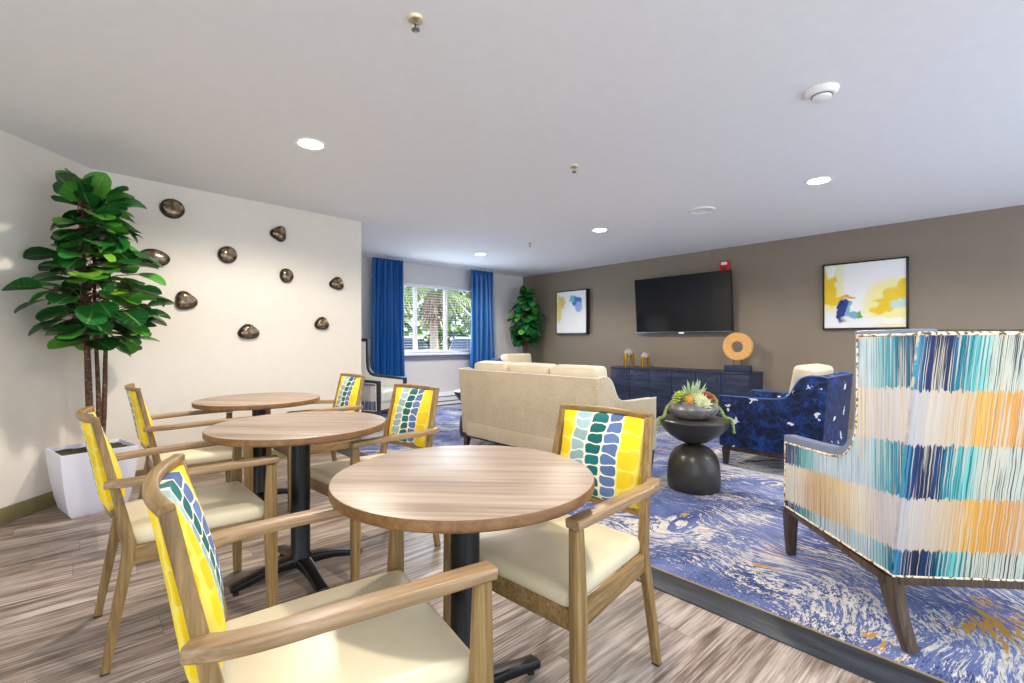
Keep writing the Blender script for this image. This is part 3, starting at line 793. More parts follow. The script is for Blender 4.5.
# ------------------------------------------------------------------ wing chairs
def wing(label, loc, rz, m_side, m_bk, m_rim, m_weltm, m_in):
    t = thing('wing_chair', label, 'wing chair', loc, rz, 'wing chairs with brush-stroke fabric')
    W = .78; D = .83
    arm = [(.232, .88), (.242, .80), (.262, .745), (.295, .705), (.34, .684), (.40, .674), (.55, .662)]
    prof = [(0, .275), (-.128, 1.196), (.228, 1.196)] + arm + [(D, .645), (D, .255)]
    ins = [(.0, .287), (-.124, 1.175), (.192, 1.175)] + [(.195, .87), (.204, .785), (.226, .722), (.266, .675), (.318, .648), (.39, .636), (.55, .624)] + [(D - .036, .609), (D - .03, .266)]
    for s in (-1, 1):
        y0, y1 = s * (W / 2 - .07), s * (W / 2 - .008)
        g = G(); g.prism(prof, min(y0, y1), max(y0, y1), .01); wg = g.build('wing_arm', m_rim, t)
        y0, y1 = s * (W / 2 - .012), s * (W / 2)
        g = G(); g.prism(ins, min(y0, y1), max(y0, y1), .004); g.build('outer_panel', m_side, wg)
        q = ins[1:] + [ins[0]]
        P = []
        for a, b in zip(ins, ins[1:] + ins[:1]):
            if a == ins[0]: continue
            n = max(1, int(math.dist(a, b) / .03))
            for i in range(n): P.append((a[0] + (b[0] - a[0]) * i / n, s * (W / 2 - .001), a[1] + (b[1] - a[1]) * i / n))
        P.append((ins[0][0], s * (W / 2 - .001), ins[0][1]))
        g = G(); g.tube(P, .0055, 7, up=(0, 1, 0)); g.build('welt', m_weltm, wg)
        inn = [(.1, .40), (-.02, 1.15), (.205, 1.15)] + [(x - .025, z - .03) for x, z in arm] + [(D - .03, .61), (D - .03, .40)]
        y0, y1 = s * (W / 2 - .085), s * (W / 2 - .068)
        g = G(); g.prism(inn, min(y0, y1), max(y0, y1), .006); g.build('inner_panel', m_in, wg)
    hw = W / 2
    g = G(); g.prism([(0, .275), (-.128, 1.194), (-.02, 1.194), (.12, .275)], -(W / 2 - .07), W / 2 - .07, .006); g.build('back_shell', m_sabre, t)
    g = G(); g.prism([(-.012, .287), (-.139, 1.175), (-.120, 1.175), (.006, .287)], -hw, hw, .004); bk = g.build('outer_back', m_bk, t)
    g = G(); g.tube([(-.134, y, 1.178) for y in (-hw, -.1, .1, hw)], .0075, 7); g.build('welt', m_weltm, bk)
    g = G(); g.tube([(-.008, y, .284) for y in (-hw, -.1, .1, hw)], .0055, 7); g.build('welt', m_weltm, bk)
    g = G(); M = T(.1, 0, .80) @ Matrix.Rotation(-.14, 4, 'Y'); g.rbox((0, 0, 0), (.06, W / 2 - .09, .36), .045, (.02, 0, 0), 6, M); g.build('inner_back', m_in, t)
    g = G(); g.rbox((.47, 0, .43), (.37, W / 2 - .088, .075), .035, (0, 0, .02), 6); g.build('seat_cushion', m_in, t)
    g = G(); g.span((.06, -(W / 2 - .07), .26), (D - .015, W / 2 - .07, .37), .01); g.build('seat_base', m_in, t)
    g = G()
    for s in (-1, 1): g.span((.05, s * (W / 2 - .022) - .016, .232), (D - .005, s * (W / 2 - .022) + .016, .263), .003)
    g.span((.0, -(W / 2 - .03), .245), (.035, W / 2 - .03, .28), .003); g.span((D - .04, -(W / 2 - .03), .232), (D - .006, W / 2 - .03, .262), .003)
    g.build('leg_rail', m_sabre, t)
    for s in (-1, 1):
        g = G(); g.sweep([(D - .028, s * (W / 2 - .033), .004), (D - .03, s * (W / 2 - .03), .12), (D - .037, s * (W / 2 - .026), .235)], rrect(.026, .024, .004, 2), (1, 0, 0), [(.75, .75), (.95, 1.05), (1, 1.55)]); g.build('front_leg', m_darkwood, t)
        g = G(); P = spline([(-.012, s * (W / 2 - .062), .010), (.005, s * (W / 2 - .046), .08), (.035, s * (W / 2 - .038), .17), (.055, s * (W / 2 - .03), .262)], 4)
        g.sweep(P, rrect(.021, .024, .003, 2), (1, 0, 0), [(1, .85 + 1.35 * (i / (len(P) - 1)) ** 1.6) for i in range(len(P))]); g.build('rear_leg', m_sabre, t)
    return t
m_stside = stripe_mat('brush_stripe_side', 'x', .13, span=.96, slope=.11); m_stback = stripe_mat('brush_stripe_back', 'y', .39, span=.78)
m_stmut = stripe_mat('brush_stripe_muted', 'x', .13, True)
fa = math.atan2(.69, .73)
wing('large wing chair in the right foreground seen from behind, striped brush-stroke fabric', (2.25 + .39 * .687 - .016, .35 - .39 * .727 + .014, .009), fa, m_stside, m_stback, m_rimsheen, m_welt, m_whitevinyl)
fw = math.atan2(-.84, .54)
wing('white wing chair with dark rim by the window, half hidden behind the wall end', (2.80 + .39 * .84 - .83 * .54, 5.61 + .39 * .54 + .83 * .84, .009), fw, m_stmut, m_stmut, m_charcoal, m_creamcord, m_whitevinyl)

# ------------------------------------------------------------------ hourglass side tables and succulents
def hourglass(label, x, y):
    t = thing('side_table', label, 'side table', (x, y, .009), 0, 'black hourglass side tables')
    g = G(); pr_ = [(.0001, 0), (.186, 0), (.195, .012), (.199, .06), (.198, .14), (.19, .2), (.172, .26), (.138, .305), (.095, .332), (.055, .345), (.03, .35)]
    g.lathe(pr_, 48); g.build('base', m_stonewood, t)
    g = G(); g.lathe([(.03, .35), (.07, .357), (.13, .382), (.185, .42), (.228, .464), (.256, .505), (.268, .532), (.266, .541), (.258, .545)], 48); g.build('bowl_top', m_stonewood, t)
    g = G(); g.lathe([(.2595, .5445), (.25, .5465), (.0001, .5465)], 48); g.build('tabletop', m_stonetop, t)
    return t
sx_, sy_ = 3.575, 1.814
BZ = .022
hourglass('black hourglass side table carrying the succulent bowl', sx_, sy_)
hourglass('second black hourglass side table, mostly hidden at the far end of the sofa', 3.62, 4.66)
su = thing('succulent_bowl', 'grey stone bowl of succulents on the black round side table', 'plant', (sx_ - .01, sy_, .556))
def bowlm():
    t = NT('grey_stone_bowl'); o = t.obj(); n = t.noise(o, 14, 4, .6)
    t.base(t.ramp(n, [(.35, S(88, 86, 86)), (.6, S(138, 134, 132))])); return t.pr(.3, .1)
g = G(); g.lathe([(.0001, 0), (.10, 0), (.15, .02), (.184, .06), (.19, .085), (.176, .12), (.152, .145), (.143, .145), (.14, .134), (.0001, .134)], 44); g.build('bowl', bowlm(), su)
m_s1 = plain('agave_green', S(176, 200, 150), .45, var=.2, vscale=30); m_s2 = plain('pale_succulent', S(206, 212, 164), .45, var=.15, vscale=30)
m_s3 = plain('orange_succulent', S(206, 150, 60), .45, var=.25, vscale=40); m_s4 = plain('rust_succulent', S(160, 84, 48), .45, var=.35, vscale=40)
m_s5 = plain('lime_succulent', S(168, 182, 70), .45, var=.25, vscale=40); m_s6 = plain('trailing_green', S(150, 172, 84), .5, var=.2, vscale=60)
rnd = random.Random(4)
def petal(g, base, d, L, w, th, up=Vector((0, 0, 1))):
    d = d.normalized(); sd = d.cross(up)
    if sd.length < .05: sd = d.cross(Vector((1, 0, 0)))
    sd.normalize(); nn = sd.cross(d)
    P = [base + d * (L * k) + nn * (-.12 * L * math.sin(k * 2)) for k in (0, .25, .5, .75, .93, 1.0)]
    g.sweep(P, rrect(w, th, th * .9, 2), tuple(nn), [.5, .85, 1, .75, .35, .06])
def rosette(name, m, c, R, layers, w, tilt=Vector((0, 0, 1))):
    g = G(); c = Vector(c); q = Vector((0, 0, 1)).rotation_difference(tilt.normalized())
    for l in range(layers):
        el = math.radians(12 + 62 * l / max(1, layers - 1)); n = 9 - l
        for k in range(n):
            a = 2 * PI * k / n + l * .6
            d = q @ Vector((math.cos(a) * math.cos(el), math.sin(a) * math.cos(el), math.sin(el)))
            petal(g, c + d * .004, d, 1.28 * R * (1 - .14 * l), 1.2 * w, w * .42)
    return g.build(name, m, su)
g = G()
for k in range(46):
    a = rnd.uniform(0, 2 * PI); el = math.radians(rnd.uniform(18, 86)); d = Vector((math.cos(a) * math.cos(el), math.sin(a) * math.cos(el), math.sin(el)))
    petal(g, Vector((.01, .01, .13)) + d * .01, d, rnd.uniform(.12, .185), .0095, .004)
g.build('spiky_succulent', m_s1, su)
L_ = Vector((-Rv.x, -Rv.y, 0)); Rr = -L_; Tw = Vector((-Fv.x, -Fv.y, 0))
rosette('orange_rosette', m_s3, Tw * .11 + L_ * .062 + Vector((0, 0, BZ + .128)), .04, 4, .015, Tw + Vector((0, 0, .8)))
rosette('pale_rosette', m_s2, Tw * .10 + Rr * .015 + Vector((0, 0, BZ + .135)), .055, 4, .018, Tw + Vector((0, 0, 1)))
rosette('pale_rosette', m_s2, Tw * .15 + Rr * .035 + Vector((0, 0, BZ + .112)), .042, 4, .015, Tw + Vector((0, 0, .5)))
rosette('pale_rosette', m_s2, Tw * .145 + L_ * .01 + Vector((0, 0, BZ + .116)), .034, 4, .013, Tw + Vector((0, 0, .6)))
rosette('rust_rosette', m_s4, Tw * .07 + Rr * .085 + Vector((0, 0, BZ + .15)), .055, 4, .016, Rr * .5 + Vector((0, 0, 1)))
rosette('lime_rosette', m_s5, Tw * .05 + Rr * .125 + Vector((0, 0, BZ + .13)), .045, 4, .014, Rr + Vector((0, 0, .8)))
rosette('lime_rosette', m_s5, Tw * .05 + L_ * .125 + Vector((0, 0, BZ + .145)), .055, 4, .014, L_ + Vector((0, 0, 1)))
def trail(pts):
    g = G(); P = spline(pts, 6)
    g.tube([tuple(p) for p in P], .009, 7)
    for p in P:
        for k in range(6):
            a = rnd.uniform(0, 2 * PI); d = Vector((math.cos(a), math.sin(a), rnd.uniform(-.6, .4))); petal(g, p, d, .016, .0055, .004)
    g.build('trailing_stem', m_s6, su)
trail([L_ * .12 + Vector((0, 0, .155)), L_ * .195 + Vector((0, 0, .10)), L_ * .235 + Tw * .02 + Vector((0, 0, .02)), L_ * .275 + Tw * .03 + Vector((0, 0, .005)), L_ * .285 + Tw * .03 + Vector((0, 0, -.07))])
trail([Rr * .12 + Vector((0, 0, .15)), Rr * .195 + Tw * .02 + Vector((0, 0, .09)), Rr * .23 + Tw * .05 + Vector((0, 0, .02)), Rr * .275 + Tw * .06 + Vector((0, 0, 0)), Rr * .295 + Tw * .06 + Vector((0, 0, -.10))])

# ------------------------------------------------------------------ console and decor
cx0, cx1, cy0, cy1, cz = 6.35, 6.82, 2.48, 4.63, .755
co = thing('media_console', 'long dark blue-black wood console under the television', 'console', ((cx0 + cx1) / 2, (cy0 + cy1) / 2, .009))
ox, oy = (cx0 + cx1) / 2, (cy0 + cy1) / 2
g = G(); g.span((cx0 + .02 - ox, cy0 - oy, .08), (cx1 - ox, cy1 - oy, cz - .034), .004); g.build('body', m_bluewash, co)
g = G(); g.span((cx0 - ox, cy0 - .005 - oy, cz - .034), (cx1 - ox, cy1 + .005 - oy, cz - .009), .004); g.build('top', m_bluewash, co)
g = G(); g.span((cx0 + .06 - ox, cy0 + .03 - oy, 0), (cx1 - .02 - ox, cy1 - .03 - oy, .08), .002); g.build('plinth', m_black, co)
dw = (cy1 - cy0) / 6
for k in range(6):
    ya = cy0 + dw * k - oy
    g = G(); g.span((cx0 + .002 - ox, ya + .003, .088), (cx0 + .02 - ox, ya + dw - .003, cz - .04), .003); d_ = g.build('door', m_bluewash, co)
    yk = ya + dw - .05 if k % 2 == 0 else ya + .05
    g = G(); g.lathe([(.0001, .022), (.012, .02), (.012, .014), (.005, .012), (.005, 0)], 12, T(cx0 + .002 - ox, yk, cz - .13) @ Matrix.Rotation(-PI / 2, 4, 'Y')); g.build('knob', m_black, d_)
def ball_stand(label, x, y, s):
    t = thing('crystal_ball_stand', label, 'ornament', (x, y, cz), -YAW, 'gold stands with crystal balls')
    g = G()
    for k in range(4):
        a = PI / 4 + k * PI / 2; c, n = math.cos(a), math.sin(a)
        g.sweep([(c * .062 * s, n * .062 * s, 0), (c * .058 * s, n * .058 * s, .09 * s), (c * .05 * s, n * .05 * s, .15 * s)], rrect(.010 * s, .006 * s, .002, 2), (c, n, 0), [.8, 1, 1.3])
        P = [(c * r_ * s, n * r_ * s, z * s) for r_, z in ((.052, .148), (.045, .132), (.03, .122), (0, .118))]
        g.sweep(P, rrect(.010 * s, .006 * s, .002, 2), (0, 0, 1), [1.2, 1, .9, .8])
    g.build('stand', m_gold, t)
    g = G(); R = .046 * s
    g.lathe([(max(.0001, R * math.sin(PI * i / 18)), .168 * s - R * math.cos(PI * i / 18)) for i in range(19)], 28)
    tt = NT('crystal'); tt.base((.95, .95, 1, 1)); tt.p.inputs['Transmission Weight'].default_value = .8; tt.pr(.05, 0, .6)
    g.build('crystal_ball', tt.m, t)
ball_stand('taller gold stand with a crystal ball, left on the console', 6.55, 4.42, 1.42)
ball_stand('shorter gold stand with a crystal ball, right of the taller one on the console', 6.55, 4.12, 1.15)
rg = thing('ring_sculpture', 'round wooden ring sculpture on a dark blue base at the console end', 'sculpture', (6.55, 2.70, cz), math.radians(6))
def ringm():
    t = NT('carved_ring'); o = t.obj(); n = t.noise(t.map(o, (60, 160, 60)), 1, 3, .6)
    t.base(t.ramp(n, [(.3, S(178, 120, 58)), (.5, S(220, 164, 92)), (.7, S(236, 190, 124))])); t.bump(n, .4, .004); return t.pr(.55)
g = G(); R1, R2 = .19, .075; prof = [(R2, -.03), (R1 - .012, -.036), (R1, -.022), (R1, .022), (R1 - .012, .036), (R2, .03), (R2, -.03)]
g.lathe(prof, 56, T(0, 0, .335) @ Matrix.Rotation(PI / 2, 4, 'Y')); g.build('ring', ringm(), rg)
for y in (-.05, .05):
    g = G(); g.tube([(0, y, .07), (0, y, .165)], .005, 8); g.build('rod', m_black, rg)
g = G(); g.span((-.05, -.165, 0), (.05, .165, .085), .004); g.build('base', plain('navy_base', S(36, 46, 72), .45), rg)

# ------------------------------------------------------------------ television, alarm, pictures
tv = thing('television', 'large black wall-mounted television above the console', 'television', (WX - .13, 3.615, 1.728))
Mt = Matrix.Rotation(math.radians(-4.5), 4, 'Y')
g = G(); g.span((-.02, -.77, -.43), (.03, .77, .43), .006, Mt); g.build('casing', plain('tv_casing', S(18, 18, 20), .35), tv)
ts = NT('tv_screen'); ts.base((.006, .007, .009, 1)); ts.pr(.12, 0, .5)
g = G(); g.span((-.0225, -.762, -.416), (-.0195, .762, .424), 0, Mt); g.build('screen', ts.m, tv, smooth=False)
g = G(); g.span((-.024, -.768, -.43), (-.018, .768, -.418), .001, Mt); g.build('lower_bezel', plain('steel_strip', S(120, 128, 140), .3, .8), tv)
g = G(); g.span((-.026, -.05, -.452), (.0, .03, -.424), .002, Mt); g.build('sensor_tab', m_whitep, tv)
g = G(); g.span((.0, -.3, -.2), (.1299, .3, .2), .004); g.build('wall_bracket', m_black, tv)
g = G(); g.span((-.018, -.6, -.44), (.02, .6, -.424), .003, Mt); g.build('speaker_strip', m_charcoal, tv)
fa_ = thing('fire_alarm', 'red fire alarm strobe on the wall above the television', 'fire alarm', (WX, 2.99, 2.235))
g = G(); g.span((-.05, -.065, -.075), (0, .065, .075), .006); g.build('housing', plain('alarm_red', S(200, 22, 30), .4), fa_)
g = G(); g.span((-.072, -.045, .015), (-.048, .035, .055), .006); g.build('strobe_lens', m_whitep, fa_)
g = G(); g.lathe([(.0001, .006), (.022, .005), (.024, 0)], 18, T(-.05, 0, -.035) @ Matrix.Rotation(-PI / 2, 4, 'Y')); g.build('horn_grille', plain('alarm_dark', S(140, 14, 22), .5), fa_)

def art_mat(name, blobs, base=S(238, 236, 234)):
    t = NT(name); o = t.obj(); s = t.sep(o)
    w = t.sep(t.noise(o, 5, 4, .6, .8, col=True)); w2 = t.noise(t.map(o, (1, 6, 40)), 1, 3, .6)
    u = t.M('ADD', t.M('MULTIPLY', s[1], -1.0), t.M('MULTIPLY', t.M('SUBTRACT', w[0], .5), .17))
    v = t.M('ADD', s[2], t.M('MULTIPLY', t.M('SUBTRACT', w[1], .5), .17))
    c = base
    for (x, y, rx, ry, colr, soft) in blobs:
        q = t.M('ADD', t.M('POWER', t.M('ABSOLUTE', t.M('DIVIDE', t.M('SUBTRACT', u, x), rx)), 2.6), t.M('POWER', t.M('ABSOLUTE', t.M('DIVIDE', t.M('SUBTRACT', v, y), ry)), 2.6))
        m = t.M('SUBTRACT', 1.0, t.step(q, 1 - soft, 1 + soft))
        m = t.M('MULTIPLY', m, t.M('ADD', .8, t.M('MULTIPLY', w[2], .35)), clamp=True)
        c = t.mix(m, c, colr)
    t.base(c); return t.pr(.6, 0, .3)
def picture(label, y0, y1, z0, z1, m, dp=.05):
    t = thing('framed_painting', label, 'painting', (WX - .001, (y0 + y1) / 2, (z0 + z1) / 2), 0, 'framed abstract paintings')
    hy, hz = (y1 - y0) / 2, (z1 - z0) / 2; fw_ = .018
    g = G()
    for a, b in (((-dp, -hy, -hz), (0, -hy + fw_, hz)), ((-dp, hy - fw_, -hz), (0, hy, hz)), ((-dp, -hy, -hz), (0, hy, -hz + fw_)), ((-dp, -hy, hz - fw_), (0, hy, hz))): g.span(a, b, .002)
    g.build('frame', m_black, t)
    g = G(); g.span((-dp + .008, -hy + fw_ - .002, -hz + fw_ - .002), (-.004, hy - fw_ + .002, hz - fw_ + .002), .001); g.build('canvas', m, t)
YEL, YL2, BLU, SKY = S(232, 194, 44), S(238, 228, 150), S(20, 44, 122), S(130, 176, 206)
picture('large framed yellow and blue abstract painting on the brown wall, right of the television', .955, 1.775, 1.305, 2.105,
        art_mat('abstract_yellow', [(-.36, .12, .16, .28, YL2, .6), (.27, -.1, .24, .28, YL2, .7), (-.26, .28, .07, .16, S(232, 232, 190), .6), (-.33, .12, .07, .22, YEL, .35), (-.3, -.05, .1, .06, YEL, .3), (-.31, .3, .05, .08, S(240, 240, 232), .5),
                                    (.2, -.12, .12, .07, YEL, .4), (.28, -.02, .09, .1, YEL, .35), (.36, .04, .06, .14, YEL, .35), (.14, -.18, .07, .05, YEL, .4), (.32, -.12, .07, .05, S(190, 214, 206), .5),
                                    (.1, -.12, .05, .05, YL2, .5), (-.07, -.25, .05, .06, S(120, 170, 190), .4), (-.02, -.25, .03, .06, S(120, 160, 70), .4), (-.2, -.19, .085, .14, BLU, .25), (-.14, -.2, .03, .13, SKY, .4), (-.17, -.02, .08, .02, S(220, 170, 40), .4), (.1, -.3, .3, .04, S(238, 236, 234), .5)]))
picture('smaller pale abstract painting with a blue smudge, left of the television', 5.44, 6.19, 1.30, 2.11,
        art_mat('abstract_pale', [(-.24, .18, .10, .12, S(222, 200, 110), .6), (-.3, .02, .07, .2, S(226, 208, 130), .7), (-.33, .28, .04, .1, YL2, .6), (.13, .2, .12, .1, S(70, 116, 190), .45), (.18, .1, .07, .1, S(150, 172, 220), .6), (.02, .24, .05, .06, S(90, 190, 200), .5)]), .09)

# ------------------------------------------------------------------ plants
def leaf(g, base, d, up, L, W, droop, uvs, shape='ovate'):
    d = d.normalized(); sd = d.cross(up); sd = sd.normalized() if sd.length > .01 else Vector((1, 0, 0)); nn = sd.cross(d).normalized()
    prof = [(0, .16), (.12, .5), (.3, .78), (.5, .97), (.7, 1.0), (.86, .8), (.95, .48), (1, .1)] if shape == 'ovate' else [(0, .2), (.1, .66), (.28, .95), (.5, 1), (.72, .92), (.88, .66), (.96, .38), (1, .1)]
    vs = []
    for k, w in prof:
        c = base + d * (L * k) + nn * (-droop * L * k * k)
        for j, u in enumerate((-1, -.5, 0, .5, 1)):
            vs.append(c + sd * (W * w * u) + nn * (abs(u) ** 1.5 * W * .22 * w + .025 * W * math.sin(9 * k + 3 * u)))
            uvs.append((u * .5 + .5, k))
    fs = []
    for i in range(len(prof) - 1):
        for j in range(4):
            a = i * 5 + j; fs.append((a, a + 1, a + 6, a + 5))
    g.add(vs, fs)
def put_uv(o, uvs):
    me = o.data; lay = me.uv_layers.new(name='UVMap')
    idx = [0] * len(me.loops); me.loops.foreach_get('vertex_index', idx)
    flat_ = []
    for i in idx: flat_.extend(uvs[i])
    lay.data.foreach_set('uv', flat_)
def plant(name, label, loc, pot, stems, z0, z1, R, nleaf, L, W, shape, m, seed, crown=(0, 0), limits=(), tilt=.0, rz=0, rprof=None, outside=True):
    rn = random.Random(seed)
    t = thing(name, label, 'potted plant', loc, rz, None)
    pot(t)
    tops = []
    for (x0, y0, x1, y1, zt, r) in stems:
        g = G(); P = spline([(x0, y0, z0 - .25 if False else .40), (x0 * .8 + x1 * .2 + rn.uniform(-.01, .01), y0 * .8 + y1 * .2, .75), (x0 * .5 + x1 * .5, y0 * .5 + y1 * .5, (.4 + zt) / 2 + .1), (x1, y1, zt)], 7)
        n = len(P); g.tube([tuple(p) for p in P], r, 9, [1 - .62 * i / (n - 1) for i in range(n)]); g.build('stem', m_bark, t)
        tops.append(P)
    g = G(); uvs = []; tw = G(); cnt = 0; tries = 0
    while cnt < nleaf and tries < nleaf * 30:
        tries += 1
        k = (cnt + .5 * rn.random()) / nleaf; z = z0 + (z1 - z0) * k
        a = cnt * 2.39996 + rn.uniform(-.5, .5)
        P = rn.choice(tops); c = min(P, key=lambda p: abs(p.z - z))
        rr = R * (rprof(k) if rprof else math.sin(PI * min(1, .16 + .84 * k)) ** .6)
        rad = rr * rn.uniform(.25, 1) ** .7
        el = rn.uniform(-.25, .35) + .9 * max(0, k - .82) / .18
        d = Vector((math.cos(a) * math.cos(el), math.sin(a) * math.cos(el), math.sin(el)))
        if outside: d.z += tilt
        s = rn.uniform(.75, 1.12)
        start = max(.02, rad - L * s * .8)
        b = Vector((c.x * .6 + crown[0] * .4, c.y * .6 + crown[1] * .4, z)) + Vector((math.cos(a), math.sin(a), 0)) * start
        tip = b + d * L * s
        ok = True
        for (nx, ny, off) in limits:
            for q in (tip, b, b + d * L * s * .6 + Vector((-nx, -ny, 0)) * W * .6):
                if q.x * nx + q.y * ny > off: ok = False
        if z + d.z * L > 2.4 - loc[2]: ok = False
        if not ok:
            cnt += 0 if tries % 4 else 1
            continue
        up = (Vector((math.cos(a), math.sin(a), 0)) * rn.uniform(.0, .75) + Vector((rn.uniform(-.55, .55), rn.uniform(-.55, .55), 1))).normalized()
        if shape != 'round': d = (d + Vector((rn.uniform(-.35, .35), rn.uniform(-.35, .35), rn.uniform(-.55, .15)))).normalized()
        if shape == 'round': up = (Vector((math.cos(a), math.sin(a), 0)) * .9 + Vector((0, 0, .7)) + Vector((rn.uniform(-.3, .3), rn.uniform(-.3, .3), 0))).normalized(); d = (d + Vector((0, 0, -.5))).normalized()
        leaf(g, b, d, up, L * s, W * s, rn.uniform(.05, .3), uvs, shape)
        stem_p = Vector((c.x, c.y, z - .06)); tw.tube([tuple(stem_p), tuple((stem_p + b) / 2 + Vector((0, 0, .015))), tuple(b)], .0035, 5)
        cnt += 1
    o = g.build('foliage', m, t, angle=70, fixn=False); put_uv(o, uvs)
    tw.build('twigs', plain('reddish_twig', S(104, 52, 44), .6), t)
    return t
def square_pot(t):
    m = plain('white_planter', S(236, 234, 246), .35, var=.01)
    g = G(); rings = [(.135, 0), (.150, .02), (.168, .10), (.186, .22), (.198, .34), (.203, .43), (.196, .432), (.19, .415), (.19, .38)]
    vs = []; fs = []
    for h, z in rings:
        for sx, sy in ((1, 1), (-1, 1), (-1, -1), (1, -1)):
            vs.append((h * sx, h * sy, z))
    for i in range(len(rings) - 1):
        for j in range(4): fs.append((i * 4 + j, i * 4 + (j + 1) % 4, i * 4 + 4 + (j + 1) % 4, i * 4 + 4 + j))
    fs.append((3, 2, 1, 0)); g.add(vs, fs); g.build('planter', m, t, angle=25)
    g = G(); n = 14; vs = []; fs = []
    for i in range(n + 1):
        for j in range(n + 1): vs.append((-.19 + .38 * i / n, -.19 + .38 * j / n, .405 + .02 * mnoise.noise(Vector((i * .7, j * .7, 0)))))
    for i in range(n):
        for j in range(n): a = i * (n + 1) + j; fs.append((a, a + 1, a + n + 2, a + n + 1))
    g.add(vs, fs); g.build('soil', m_soil, t)
px_, py_ = .065, 4.40
ang_t = math.radians(12)
def lim(px, py, rz, walls):
    out = []
    for (a, n) in walls:                                   # keep inside: (p-a).n < -.03
        nl = Vector((n.x * math.cos(-rz) - n.y * math.sin(-rz), n.x * math.sin(-rz) + n.y * math.cos(-rz)))
        out.append((nl.x, nl.y, n.dot(a) - n.dot(Vector((px, py))) - .02))
    return out
plant('potted_tree', 'tall leafy tree in a white square planter in the left corner by the stone wall', (px_, py_, 0), square_pot,
      [(-.02, -.02, -.06, -.03, 2.05, .021), (.025, -.01, .01, .03, 1.9, .018), (.05, .02, .10, .0, 1.85, .02), (0, .03, -.1, -.1, 1.75, .014)], 1.16, 2.17, .44, 215, .195, .082, 'ovate', m_leaf, 23,
      crown=(.03, -.08), limits=lim(px_, py_, ang_t, [(LA, ln_), (PA, pn)]), rz=ang_t, rprof=lambda k: (.75 + .25 * math.sin(PI * min(1, k * 1.6))) * (1 if k < .6 else 1 - .75 * (k - .6) / .4))
def round_pot(t):
    g = G(); g.lathe([(.0001, 0), (.13, 0), (.16, .2), (.18, .42), (.17, .42), (.165, .38), (.0001, .38)], 32); g.build('planter', plain('grey_planter', S(120, 118, 116), .5), t)
plant('potted_tree', 'small-looking round-leafed tree in the far corner beside the right curtain', (6.50, 6.74, .009), round_pot,
      [(0, 0, .02, .0, 2.0, .024), (.03, .02, -.03, .02, 1.9, .018)], 1.13, 2.12, .38, 210, .17, .084, 'round', m_leaf2, 5,
      limits=lim(6.50, 6.74, 0, [(Vector((WX, 0)), Vector((1, 0))), (Vector((0, WY)), Vector((0, 1)))]), rprof=lambda k: (.8 + .2 * math.sin(PI * k)) * (1 if k < .72 else 1 - .85 * (k - .72) / .28))

# ------------------------------------------------------------------ outdoors seen through the window
m_lawn = plain('lawn', S(112, 138, 70), .9, var=.25, vscale=6, bump=.5, bscale=60)
g = G(); g.span((-12, WY + .2, -.3), (60, 60, -.12), 0); structure(g.build('ground', plain('car_park_asphalt', S(120, 122, 128), .9, var=.1), smooth=False))
def outleaf(cols): return leaf_mat('outdoor_leaf', cols)
m_tree1 = outleaf([(0, S(76, 98, 56)), (.5, S(132, 156, 98)), (1, S(190, 206, 150))]); m_hedge = outleaf([(0, S(70, 110, 40)), (.5, S(120, 160, 66)), (1, S(170, 200, 100))])
def dirpx(px, d): r = Fv + Rv * ((px - 512) / fpx); return r * d
def foliage(g, uvs, c, rad, n, L, W, rn, hollow=.5):
    for _ in range(n):
        v = Vector((rn.gauss(0, 1), rn.gauss(0, 1), rn.gauss(0, 1))).normalized(); r = rn.uniform(hollow, 1)
        p = Vector(c) + Vector((v.x * rad[0] * r, v.y * rad[1] * r, v.z * rad[2] * r))
        d = (v + Vector((rn.uniform(-.6, .6), rn.uniform(-.6, .6), rn.uniform(-1.0, .2)))).normalized()
        leaf(g, p, d, Vector((rn.uniform(-.5, .5), rn.uniform(-.5, .5), 1)), L * rn.uniform(.7, 1.2), W, .2, uvs)
def tree(label, px, dist, h, rad, seed, m=m_tree1):
    rn = random.Random(seed); p = dirpx(px, dist)
    t = thing('garden_tree', label, 'tree', (p.x, p.y, -.12), 0, None)
    g = G(); g.tube([(0, 0, 0), (.1, 0, h * .35), (-.05, .1, h * .7)], .18, 10, [1, .8, .4]); g.build('trunk', m_bark, t)
    g = G(); uvs = []
    for k in range(9):
        foliage(g, uvs, (rn.uniform(-.6, .6) * rad, rn.uniform(-.6, .6) * rad, h * rn.uniform(.42, .9)), (rad * .6, rad * .6, h * .2), 190, .45, .13, rn, .3)
    o = g.build('foliage', m, t, angle=70, fixn=False); put_uv(o, uvs)
tree('leafy tree outside the right window pane', 478, 24, 6.5, 2.0, 2)
tree('pale leafy tree outside behind the palm', 430, 33, 6.5, 2.4, 3)
tree('leafy tree outside the left window pane', 370, 24, 6.2, 2.0, 6)
p = dirpx(436, 30)
hd = thing('hedge', 'clipped green hedge outside beyond the parked cars', 'hedge', (p.x, p.y, -.12), -YAW)
g = G(); uvs = []; rn = random.Random(9)
for k in range(-8, 9):
    foliage(g, uvs, (k * 1.0, 0, 1.1), (.9, .7, 1.2), 170, .5, .17, rn, .4)
o = g.build('foliage', m_hedge, hd, angle=70, fixn=False); put_uv(o, uvs)
p = dirpx(434, 15.5)
pm = thing('palm_tree', 'palm tree with a shaggy brown skirt outside the window', 'palm tree', (p.x, p.y, -.12))
def pbark():
    t = NT('palm_bark'); o = t.obj(); n = t.noise(t.map(o, (18, 18, 26)), 1, 4, .7)
    t.base(t.ramp(n, [(.3, S(132, 112, 100)), (.6, S(206, 188, 174)), (.8, S(230, 216, 204))])); t.bump(n, .5, .02); return t.pr(.9)
g = G(); g.tube([(0, 0, 0), (.02, 0, 1), (-.02, 0, 1.9), (0, 0, 2.9)], .135, 14, [1.15, 1, .95, 1]); g.build('trunk', pbark(), pm)
